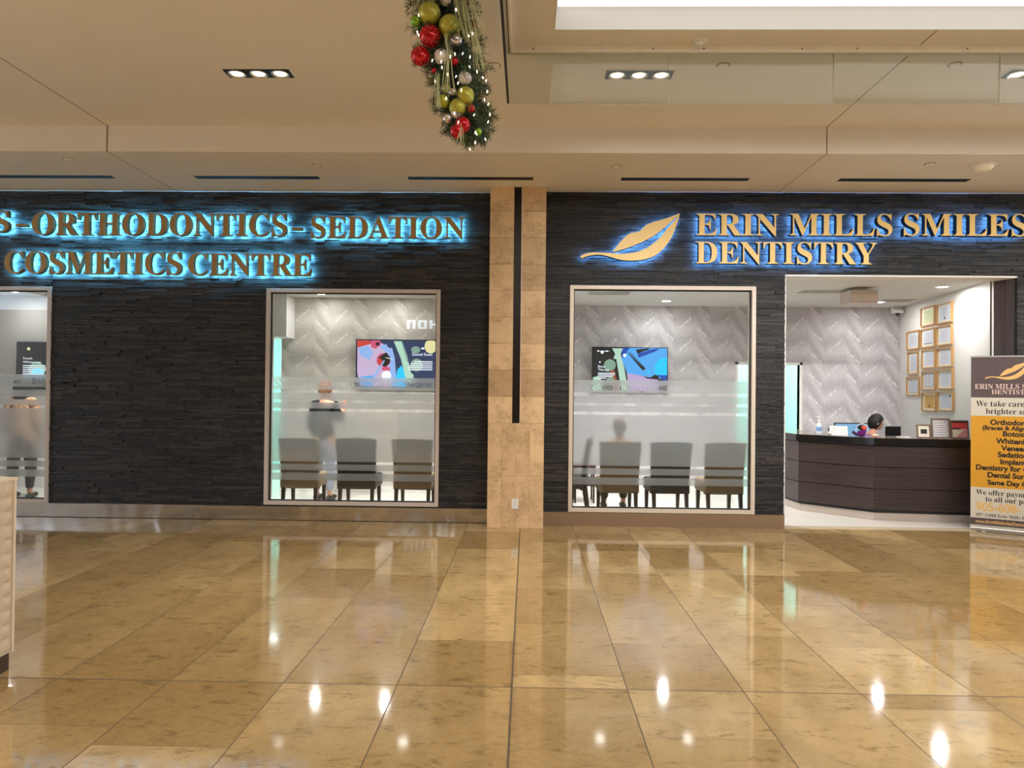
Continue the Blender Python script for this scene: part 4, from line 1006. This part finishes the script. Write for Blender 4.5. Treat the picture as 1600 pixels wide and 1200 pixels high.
def stander(name, label, loc, rz, topm, trm, hairm, hair_len, k=1.0, arm_up=False, wide=1.0, skirt=False, puff=1.12):
    t = thing(name, label, 'person', loc, rz)
    body = [[(0, 0, .93, (.13, .10)), (0, 0, 1.06, (.115, .09)), (0, .0, 1.24, (.135, .095)), (0, -.005, 1.36, (.09, .075)), (0, 0, 1.43, .048), (0, .012, 1.50, .046)]]
    for s_ in (-1, 1):
        if arm_up and s_ == 1: arm = [(0, -.005, 1.36, (.09, .075)), (s_*.15, 0, 1.355, .055), (s_*.22, .05, 1.12, .040), (s_*.20, .20, 1.30, .028)]; dr = (-.05, .25, 1)
        else: arm = [(0, -.005, 1.36, (.09, .075)), (s_*.15, 0, 1.355, .055), (s_*.20, -.02, 1.09, .042), (s_*.205, .05, .88, .027)]; dr = (0, .25, -1)
        body.append(arm); hand(body, arm[-1][:3], dr, (0, 1, .1))
        st = .12 if skirt else .10
        body.append([(0, 0, .93, (.13, .10)), (s_*.085, 0, .86, .088), (s_*st, .01, .48, .056), (s_*st, -.02, .09, .036), (s_*st, .10, .035, .030)])
    vs, fs = skin_geo(body); b = MB(); b.add([Vector(v)*k for v in vs], fs, 0)
    head_geo(b, Vector((0, .015, 1.57))*k, rotm(0, -.05), k); b.build('body', [M_skin, M_eye, M_lips], t, 180, local=True)
    b = MB(); hair_geo(b, Vector((0, .015, 1.57))*k, rotm(0, -.05), hair_len, k, puff=puff); b.build('hair', hairm, t, 180, local=True)
    tp = [[(0, 0, .85, (.168, .14)), (0, 0, .96, (.168, .14)), (0, 0, 1.06, (.148, .125)), (0, 0, 1.24, (.152, .115)), (0, -.005, 1.375, (.098, .085)), (0, 0, 1.41, .062)]]
    for s_ in (-1, 1):
        if arm_up and s_ == 1: tp.append([(0, -.005, 1.375, (.098, .085)), (s_*.155*wide, 0, 1.355, .068), (s_*.22, .05, 1.12, .055), (s_*.205, .16, 1.25, .044)])
        else: tp.append([(0, -.005, 1.375, (.098, .085)), (s_*.155*wide, 0, 1.355, .068), (s_*.205, -.02, 1.09, .056), (s_*.208, .04, .92, .044)])
    vs, fs = skin_geo(tp); b = MB(); b.add([Vector(v)*k for v in vs], fs); b.build('top', topm, t, 180, local=True)
    tr = [[(0, 0, .95, (.145, .115)), (0, 0, .90, (.148, .12))]]
    for s_ in (-1, 1):
        st = .12 if skirt else .10
        tr.append([(0, 0, .90, (.148, .12)), (s_*.085, 0, .82, .102), (s_*st, .01, .48, .082 if skirt else .07), (s_*st, -.02, .12, .05 if skirt else .055)])
    vs, fs = skin_geo(tr); b = MB(); b.add([Vector(v)*k for v in vs], fs); b.build('trousers', trm, t, 180, local=True)
    for s_ in (-1, 1):
        st = .12 if skirt else .10; b = MB()
        b.ball((s_*st*k, .045*k, .04*k), .1*k, 18, 10, (.46, 1.35, .42), 0, fn=lambda p: Vector((p.x, p.y, max(p.z, -.036)))); b.build('shoe', mat(name+'_shoe', (24, 22, 24) if skirt else (206, 214, 224), .5), t, 60, local=True)
    return t
def leopard():
    m, nt, b = newmat('leopard_blouse'); co = nt.n('ShaderNodeTexCoord')
    v = nt.n('ShaderNodeTexVoronoi', {'Vector': co.outputs['Object'], 'Scale': 34.0})
    nt.link(nt.mix(nt.ramp(v.outputs[0], .25, .45), srgb(70, 38, 24), srgb(206, 160, 122)), b.inputs['Base Color']); b.inputs['Roughness'].default_value = .7
    return m
M_hairb = mat('black_hair', (16, 13, 13), .62, var=.3, scale=40, stretch=(4, 4, 1)); M_hairbr = mat('brown_hair', (136, 92, 60), .45, var=.4, scale=40, stretch=(4, 4, 1)); M_hairg = mat('grey_brown_hair', (112, 96, 82), .5, var=.2)
stander('person', 'person in leopard blouse and wide black trousers, back turned, behind the cut-off window', (-7.05, 9.78, .002), .1, leopard(), mat('black_trousers', (14, 13, 14), .7), M_hairb, .20, 1.0, puff=1.5, skirt=True, wide=1.05)
stander('person', 'person in a black top with brown hair standing behind the waiting chairs', (-2.86, 9.98, .002), -.25, mat('black_top', (12, 13, 20), .7), mat('pale_grey_jeans', (150, 156, 172), .7), M_hairbr, .03, 1.0, arm_up=True)

# seated visitor on the taupe chair
def sitter(label, loc, rz, topm, trm, hairm, seat=.48, lean=0, headrot=(0, 0), hair_len=0, bun=False, legs=True, reach=.25):
    t = thing('person', label, 'person', loc, rz)
    def P(x, y, z, r): return (x, y+lean*(z-seat), z, r)
    s0 = seat+.09
    body = [[P(0, 0, s0, (.125, .10)), P(0, 0, s0+.15, (.115, .09)), P(0, 0, s0+.33, (.13, .095)), P(0, 0, s0+.44, (.085, .07)), P(0, .005, s0+.51, .047), P(0, .02, s0+.57, .045)]]
    tp = [[P(0, 0, s0-.02, (.15, .125)), P(0, 0, s0+.15, (.135, .11)), P(0, 0, s0+.33, (.15, .115)), P(0, 0, s0+.455, (.095, .08)), P(0, .004, s0+.49, .06)]]
    tr = [[P(0, 0, s0+.02, (.142, .12)), P(0, .02, s0-.02, (.145, .12))]]
    for s_ in (-1, 1):
        sh = P(s_*.15, 0, s0+.425, .055); el = P(s_*.21, .02, s0+.17, .042); wr = (s_*.12, reach+.1, s0+.14, .027)
        body.append([P(0, 0, s0+.44, (.085, .07)), sh, el, wr]); hand(body, wr[:3], (-.1*s_, 1, -.15), (1, 0, 0))
        tp.append([P(0, 0, s0+.455, (.095, .08)), (sh[0]*1.03, *sh[1:3], .068), (*el[:3], .056), ((wr[0]*.8+el[0]*.2), wr[1]*.8+el[1]*.2, wr[2], .042)])
        if legs:
            body.append([P(0, 0, s0, (.125, .10)), (s_*.09, .06, s0-.03, .085), (s_*.12, .45, s0-.04, .058), (s_*.13, .42, .10, .036), (s_*.13, .53, .035, .03)])
            tr.append([P(0, .02, s0-.02, (.145, .12)), (s_*.09, .06, s0-.03, .10), (s_*.12, .45, s0-.04, .075), (s_*.13, .42, .12, .056)])
    vs, fs = skin_geo(body); b = MB(); b.add(vs, fs)
    hc = Vector(P(0, .03, s0+.645, 0)[:3]); Mr = rotm(*headrot); head_geo(b, hc, Mr); b.build('body', [M_skin, M_eye, M_lips], t, 180, local=True)
    b = MB(); hair_geo(b, hc, Mr, hair_len, bun=bun); b.build('hair', hairm, t, 180, local=True)
    vs, fs = skin_geo(tp); b = MB(); b.add(vs, fs); b.build('top', topm, t, 180, local=True)
    vs, fs = skin_geo(tr); b = MB(); b.add(vs, fs); b.build('trousers', trm, t, 180, local=True)
    if legs:
        for s_ in (-1, 1):
            b = MB(); b.ball((s_*.13, .47, .042), .1, 18, 10, (.46, 1.35, .42), 0, fn=lambda p: Vector((p.x, p.y, max(p.z, -.038)))); b.build('shoe', M_black, t, 60, local=True)
    return t
sitter('person seated on the taupe chair, seen from behind through frosted film', (1.20, 9.19, .002), .04, mat('beige_shirt', (150, 132, 110), .7), mat('dark_trousers', (22, 20, 22), .7), M_hairg, .385, headrot=(.3, -.1))
sitter('person in a white top with black hair bent over work behind the reception desk', (4.66, 9.93, .002), -1.2, mat('cream_top', (226, 222, 210), .7), mat('dark_trousers', (22, 20, 22), .7), M_hairb, .44, lean=.26, headrot=(-.35, -.45), bun=False, reach=.2)
t = thing('office_chair', 'black office chair under the receptionist', 'chair', (4.64, 9.93, .002), -1.2)
MB().slab([(-.23, -.22), (.23, -.22), (.24, .22), (-.24, .22)], .36, .42).build('seat', M_blackl, t, bevel=.02, local=True)
MB().box(-.21, .21, -.30, -.25, .46, .86).build('backrest', M_blackl, t, bevel=.02, local=True)
MB().box(-.03, .03, -.29, -.2, .34, .50).build('back_bracket', M_black, t, local=True)
MB().cyl((0, 0, .06), (0, 0, .36), .028).build('gas_column', M_black, t, local=True)
b = MB()
for k in range(5): a = 2*PI*k/5; b.cyl((0, 0, .085), (.27*math.cos(a), .27*math.sin(a), .07), .022, .015, 8); b.ball((.27*math.cos(a), .27*math.sin(a), .028), .028, 10, 6)
b.build('star_base', M_black, t, local=True)

# ---------------------------------------------------------------- roll-up banner
ang = math.atan2(-.263, .438)
t = thing('roll_up_banner', 'tall roll-up banner with yellow middle panel beside the clinic entrance', 'banner', (5.2, 8.43-.0, .002), ang)
BW = .85; M_bbr = mat('banner_brown', (84, 68, 70), .55, var=.03); M_bcr = mat('banner_cream', (206, 198, 184), .55, var=.02); M_byl = mat('banner_amber', (208, 150, 36), .5, var=.03)
M_bk = mat('banner_black_ink', (20, 14, 12), .6); M_bg = mat('banner_gold_ink', (222, 178, 108), .5); M_bwh = mat('banner_pale_ink', (214, 190, 176), .5)
b = MB(); b.box(0, BW, 0, .0015, .065, .15, 0); b.box(0, BW, 0, .0015, .15, .505, 1); b.box(0, BW, 0, .0015, .505, 1.335, 2); b.box(0, BW, 0, .0015, 1.335, 1.548, 1); b.box(0, BW, 0, .0015, 1.548, 2.015, 0)
bn = b.build('printed_sheet', [M_bbr, M_bcr, M_byl], t, local=True)
def lt(st, x, z, h, serif, m_, wd=None, cx=None, sx=1.0, off=0.0):
    b = MB()
    if cx is not None: b.text(st, cx, -.0006, z, h, serif, 0, align='c', sx=sx, off=off)
    else: b.text(st, x, -.0006, z, h, serif, 0, sx=sx, off=off)
    b.build('lettering', m_, bn, local=True)
lt('ERIN MILLS SMILES', .038, 1.648, .058, True, M_bwh, sx=.84)
lt('DENTISTRY', .20, 1.588, .050, True, M_bwh, sx=.98)
lt('We take care of your', .05, 1.447, .062, True, M_bk, sx=.90)
lt('brighter smile', .146, 1.360, .062, True, M_bk, sx=.90)
for st, x, z, h in (('Orthodontics', .187, 1.236, .056), ('(Braces & Aligners)', .113, 1.176, .046), ('Botox', .309, 1.107, .056), ('Whitening', .243, 1.022, .056), ('Veneers', .292, .942, .056), ('Sedation', .262, .867, .056), ('Implants', .286, .787, .056),
                    ('Dentistry for Children', .052, .709, .056), ('Dental Surgery', .164, .628, .056), ('Same Day Crowns', .165, .543, .052)):
    lt(st, x, z, h, False, M_bk, sx=.98, off=.04)
lt('We offer payment plans', .053, .420, .058, True, M_bk, sx=.86)
lt('to all our patients', .147, .345, .058, True, M_bk, sx=.86)
lt('905-608-', .054, .236, .092, False, M_bg, sx=.86, off=.03)
lt('107-5100 Erin Mills Pkwy', .048, .170, .034, True, M_bk, sx=.95)
lt('www.ErinMillsSmilesDentistry', .048, .092, .036, False, M_bg, sx=.80, off=.02)
sc_ = (0.5-.13)/(1.62-.6)
def tf(P): return [(.135+(x-.6)*.345/.93*1.0+.0, 1.757+(z-3.095)*.345/.93*1.05) for x, z in P]
b = MB()
for P, fx in ((LEAF1, (0, 11)), (LEAF2, (0, 14, 15))):
    Q = tf(smooth_poly(P, fx)); b.add([(x, -.0007, z) for x, z in Q][::-1], [tuple(range(len(Q)))])
b.build('leaf_print', M_bg, bn, local=True)
MB().box(-.008, BW+.008, -.012, .012, 2.012, 2.032).build('top_bar', M_alu, t, bevel=.003, local=True)
b = MB(); b.prism([(0, 0), (0, 0)], 0, 0) if False else None
b = MB(); b.add([(-.005, -.05, .0), (-.005, .05, .0), (-.005, .05, .05), (-.005, .01, .075), (-.005, -.02, .072), (-.005, -.05, .04), (BW+.005, -.05, .0), (BW+.005, .05, .0), (BW+.005, .05, .05), (BW+.005, .01, .075), (BW+.005, -.02, .072), (BW+.005, -.05, .04)],
                [(0, 1, 2, 3, 4, 5), (11, 10, 9, 8, 7, 6)]+[(i, 6+i, 6+(i+1) % 6, (i+1) % 6) for i in range(6)])
b.build('base_cassette', M_alu, t, bevel=.004, local=True)
for x in (.13, BW-.13): MB().box(x-.02, x+.02, -.13, .13, .0, .006).build('foot', M_alu, t, bevel=.002, local=True)
MB().cyl((BW/2, .02, .06), (BW/2, .02, 2.01), .008, n=12).build('support_pole', M_alu, t, local=True)

# ---------------------------------------------------------------- kiosk with quilted side
t = thing('kiosk_counter', 'cream kiosk counter with quilted side panel and dark plinth', 'counter', (-3.3, 2.7, 0))
KX, KY = -2.838, 3.90
M_quilt = mat('quilted_cream_panel', (208, 186, 156), .45, var=.06, scale=20); M_kt = mat('kiosk_top_cream', (226, 208, 180), .35, var=.03)
MB().box(-3.9, KX, 1.4, KY-.012, .10, 1.045).build('carcass', M_kt, t)
MB().box(-3.9, KX-.012, 1.4, KY-.02, 0, .10).build('plinth', mat('dark_plinth', (66, 52, 42), .45), t)
MB().box(-3.93, KX+.008, 1.38, KY, 1.045, 1.063).build('counter_top', M_kt, t, bevel=.003)
b = MB(); n = 12; cs = .0775; nx = 26
vs = []; fs = []
for i in range(nx*6+1):
    for j in range(n*6+1):
        y = KY-.03-i*cs/6; z = .105+j*(.93/n)/6; fi = (i/6) % 1; fj = (j/6) % 1
        vs.append((KX+.001+.011*(math.sin(PI*fi)*math.sin(PI*fj))**.55, y, z))
W_ = n*6+1
for i in range(nx*6):
    for j in range(n*6): a = i*W_+j; fs.append((a, a+W_, a+W_+1, a+1))
b.add(vs, fs); b.build('quilted_panel', M_quilt, t, 40)
MB().box(KX, KX+.010, KY-.03, KY-.012, .10, 1.045).build('corner_strip', M_kt, t)

# opposite storefront name, only met as a reflection in the window glass
b = MB(); x0 = 4.10; R_ = None
def blk(x, z, w_, h): b.box(-x-w_, -x, -7.98, -7.93, z, z+h)
Zs = 4.0; S = 1.0
# strokes given as seen mirrored, left to right
for (x, z, w_, h) in ((0, 0, .09, .30), (.09, .24, .12, .06), (.21, 0, .09, .30), (.40, 0, .09, .30), (.49, .24, .12, .06), (.49, 0, .12, .06), (.61, 0, .09, .30), (.80, 0, .09, .30), (.89, .12, .16, .06), (1.10, .10, .14, .06), (1.22, 0, .09, .30), (1.31, 0, .08, .06)):
    b.box(-4.25+x, -4.25+x+w_, -7.98, -7.93, 3.72+z, 3.72+z+h)
o = b.build('storefront_letters', emat('reflected_sign_white', (225, 240, 255), 7.0)); recenter(o)
tag(o, 'white lit block letters across the concourse, mirrored in the window below CENTRE', 'sign')

# ---------------------------------------------------------------- Christmas garland
PATH = [(-.555, 4.168), (-.532, 4.005), (-.515, 3.786), (-.469, 3.567), (-.423, 3.348), (-.362, 3.129), (-.324, 2.985)]
RAD = [.20, .20, .205, .195, .185, .15, .06]
GY = 4.0
def gpos(q):
    q = max(0, min(.9999, q))*(len(PATH)-1); i = int(q); f = q-i
    return PATH[i][0]*(1-f)+PATH[i+1][0]*f, PATH[i][1]*(1-f)+PATH[i+1][1]*f, RAD[i]*(1-f)+RAD[i+1]*f
t = thing('christmas_garland', 'thick green pine garland hanging from the ceiling, hung with baubles', 'garland', (-.56, GY, 4.18))
R = random.Random(21)
def needles(b, p, dr, L, nn, nl, m, spread=.75):
    dr = dr.normalized()
    for k in range(nn):
        q = (k+.5)/nn; o_ = p+dr*L*q
        a = Vector((R.gauss(0, 1), R.gauss(0, 1), R.gauss(0, 1))); a = (a-dr*a.dot(dr)).normalized()
        e = (dr*(1-spread)+a*spread).normalized(); s1 = e.cross(Vector((R.random()-.5, R.random()-.5, R.random()-.5))).normalized()*.0018
        ln = nl*R.uniform(.7, 1.1); tip = o_+e*ln; b.add([o_-s1, o_+s1, tip+s1*.4, tip-s1*.4], [(0, 1, 2, 3)], m)
b = MB(); b2 = MB()
for k in range(820):
    q = R.random()**.95; x, z, r_ = gpos(q); a = R.uniform(0, 2*PI)
    c = Vector((x, GY, z)); out = Vector((math.cos(a), math.sin(a), R.uniform(-.9, .25))).normalized()
    p = c+Vector((math.cos(a), math.sin(a), 0))*r_*R.uniform(.1, .66)
    L = min(.11, r_*.75)*R.uniform(.7, 1.15)
    b2.cyl(p, p+out*L, .0022, .001, 4, 0, cap=False)
    needles(b, p, out, L, 36, .036, 0 if R.random() < .7 else 1, .72)
b.build('pine_needles', [mat('pine_green_dark', (58, 78, 50), .6, var=.3), mat('pine_green_mid', (104, 118, 74), .6, var=.3)], t)
b2.build('twigs', mat('twig_brown', (60, 46, 32), .8), t)
b = MB(); pts = [(p[0], GY, p[1]) for p in PATH]
for (p, q, r0, r1) in zip(pts, pts[1:], RAD, RAD[1:]): b.cyl(p, q, r0*.55, max(.02, r1*.5), 14)
b.build('core', mat('garland_core_green', (24, 34, 24), .9), t)
# long pale grass sprays
b = MB()
def spray(px, pz, n, L, w_, lean=0):
    for k in range(n):
        x = px+R.uniform(-w_, w_); y = GY-.16-R.random()*.05; z = pz+R.uniform(-.02, .02); dx = R.gauss(lean, .018)
        pp_ = [Vector((x+dx*(j/4)**1.5, y-.012*math.sin(j/4*PI), z-L*R.uniform(.95, 1.0)*j/4)) for j in range(5)]
        b.tube(pp_, .0012, 4)
    for k in range(n): pass
M_grs = mat('pale_grass', (186, 184, 132), .5, var=.2)
for args in ((-.62, 3.80, 14, .16, .03), (-.555, 3.80, 16, .20, .035), (-.40, 3.80, 26, .34, .035, .05), (-.34, 3.76, 14, .26, .02, .06), (-.455, 3.50, 12, .13, .012, .02), (-.445, 3.39, 14, .22, .02, .0), (-.505, 3.27, 10, .17, .015, 0), (-.365, 2.99, 9, .10, .012, 0), (-.30, 3.52, 16, .22, .02, .04), (-.50, 3.20, 7, .11, .012, -.01)):
    b = MB(); spray(*args); b.build('grass_spray', M_grs, t)
# baubles
M_ol = mat('olive_glitter', (172, 166, 62), .38, metal=.35, var=.25, scale=120); M_gr = mat('bright_green_bauble', (122, 168, 30), .15, metal=.3); M_rs = mat('shiny_red_bauble', (176, 14, 24), .12, metal=.4); M_wh = mat('matte_white_bauble', (226, 214, 206), .5); M_si = mat('silver_bauble', (206, 196, 190), .15, metal=.8, var=.3, scale=60); M_cu = mat('copper_cone', (176, 108, 62), .4, metal=.3)
M_cap = mat('bauble_cap_gold', (196, 160, 90), .3, metal=.9); M_bead = mat('red_bead', (210, 30, 34), .15, metal=.2)
BA = [(-0.555, 3.629, 0.062, 'o', 'largest olive glitter bauble, highest on the garland'), (-0.442, 3.558, 0.061, 'o', 'large olive glitter bauble just above the silver filigree one'), (-0.628, 3.587, 0.031, 'g', 'small bright green bauble at the garland edge beside the largest olive one'), (-0.551, 3.502, 0.056, 'R', 'large red beaded bauble below the largest olive one'), (-0.603, 3.393, 0.049, 'R', 'red beaded bauble half sunk at the garland edge'), (-0.487, 3.392, 0.04, 'w', 'matte white bauble beside the small shiny red one, mid garland'),
      (-0.408, 3.483, 0.035, 's', 'silver filigree bauble below the second large olive one'), (-0.414, 3.365, 0.023, 'r', 'small shiny red bauble beside the white one mid garland'), (-0.356, 3.273, 0.036, 'w', 'matte white bauble just above the olive trio'), (-0.468, 3.703, 0.031, 'w', 'white bauble cut by the top of the view'), (-0.353, 3.176, 0.05, 'o', 'big olive glitter bauble topping the lower cluster'), (-0.395, 3.113, 0.047, 'o', 'olive glitter bauble lowest of the lower cluster'), (-0.474, 3.148, 0.035, 'o', 'medium olive bauble at the outer side of the lower cluster'),
      (-0.458, 3.218, 0.023, 'o', 'tiny olive bauble under the hanging grass spray'), (-0.401, 3.085, 0.031, 'w', 'white bauble mostly hidden below the lowest olive one'), (-0.422, 3.197, 0.023, 's', 'small silver bauble tucked beside the big lower olive one'), (-0.321, 3.107, 0.022, 'r', 'small shiny red bauble beside the lower olive cluster'), (-0.45, 3.053, 0.026, 's', 'silver bauble at the edge above the two shiny red ones'), (-0.366, 3.018, 0.043, 'r', 'large shiny red bauble near the garland tip'), (-0.397, 2.983, 0.038, 'r', 'shiny red bauble lowest on the garland'), (-0.28, 2.98, 0.019, 'g', 'tiny green bauble beside the shiny red pair at the tip'), (-0.527, 3.316, 0.014, 'r', 'tiny dark red bauble deep in the needles')]
for x, z, r_, k, lb in BA:
    mm = {'o': M_ol, 'g': M_gr, 'r': M_rs, 'R': M_rs, 'w': M_wh, 's': M_si}[k]
    t = thing('bauble', lb, 'bauble', (x, 3.85, z-r_), 0, 'baubles on the garland')
    b = MB(); b.ball((x, 3.85, z), r_, 28, 18)
    b.build('shell', mm, t, 180)
    if k == 'R':
        b = MB(); RR = random.Random(int(x*1000))
        for q in range(70):
            th = math.acos(1-2*(q+.5)/70); ph = q*2.39996; dd = Vector((math.sin(th)*math.cos(ph), math.sin(th)*math.sin(ph), math.cos(th)))
            b.ball(Vector((x, 3.85, z))+dd*r_, r_*.10, 8, 5)
        b.build('beading', M_bead, t, 180)
    MB().cyl((x, 3.86, z+r_*.97), (x, 3.865, z+r_*1.16), r_*.16, r_*.13, 12).build('hanging_cap', M_cap, t, 40)
b = MB()
for q in range(40):
    h = q/40; a = q*2.4; r_ = .020*math.sin(PI*(.15+.8*h)); c = Vector((0, 0, -.055*h)); e = Vector((math.cos(a), math.sin(a), .3))*r_
    s1 = Vector((-math.sin(a), math.cos(a), 0))*.007; b.add([c, c+e*.8+s1, c+e*1.15, c+e*.8-s1, c+Vector((0, 0, -.004))], [(0, 1, 2), (0, 2, 3), (4, 2, 1), (4, 3, 2)])
o = b.build('pine_cone', M_cu); o.location = (-.309, 3.86, 3.60); tag(o, 'copper coloured pine cone at the garland edge', 'pine cone')
# fairy lights: one string, many little bulbs
t = thing('fairy_lights', 'string of small warm white fairy lights wound through the garland', 'string lights', (-.45, 3.86, 3.5))
PX = [(94, 10), (35, 18), (33, 45), (35, 50), (120, 48), (114, 52), (106, 80), (117, 85), (116, 101), (128, 108), (137, 118), (143, 123), (71, 78), (58, 90), (73, 101), (82, 112), (96, 116), (99, 126), (104, 137), (62, 123), (80, 150), (145, 140), (140, 153), (147, 160), (149, 176), (147, 188), (125, 177), (93, 174), (100, 188), (127, 204), (128, 207), (142, 215), (127, 220), (118, 231), (86, 84), (93, 80), (72, 92)]
pts = []
for a, c_ in PX:
    X = ((610+a)-822)/1109*3.8+.0*0; Z = 1.57+(612-.0104*(822-610-a)*1.0-c_)/1109*3.8
    pts.append(Vector((X*1.0, 3.80, Z)))
b = MB(); R = random.Random(5)
srt = sorted(pts, key=lambda p: -p.z)
for a, c_ in zip(srt, srt[1:]): m_ = (a+c_)/2+Vector((0, .05, -.01)); b.tube([a+Vector((0, .012, 0)), m_, c_+Vector((0, .012, 0))], .0011, 4)
wi = b.build('wire', mat('dark_green_wire', (28, 40, 26), .6), t)
M_bulb = emat('fairy_bulb', (255, 246, 226), 3.0)
for p in pts:
    a = R.uniform(-.8, .8); dv = Vector((math.sin(a)*.4, -.2, -math.cos(a)))*.016
    MB().cyl(p, p+dv, .0032, .0024, 8).build('bulb', M_bulb, t)
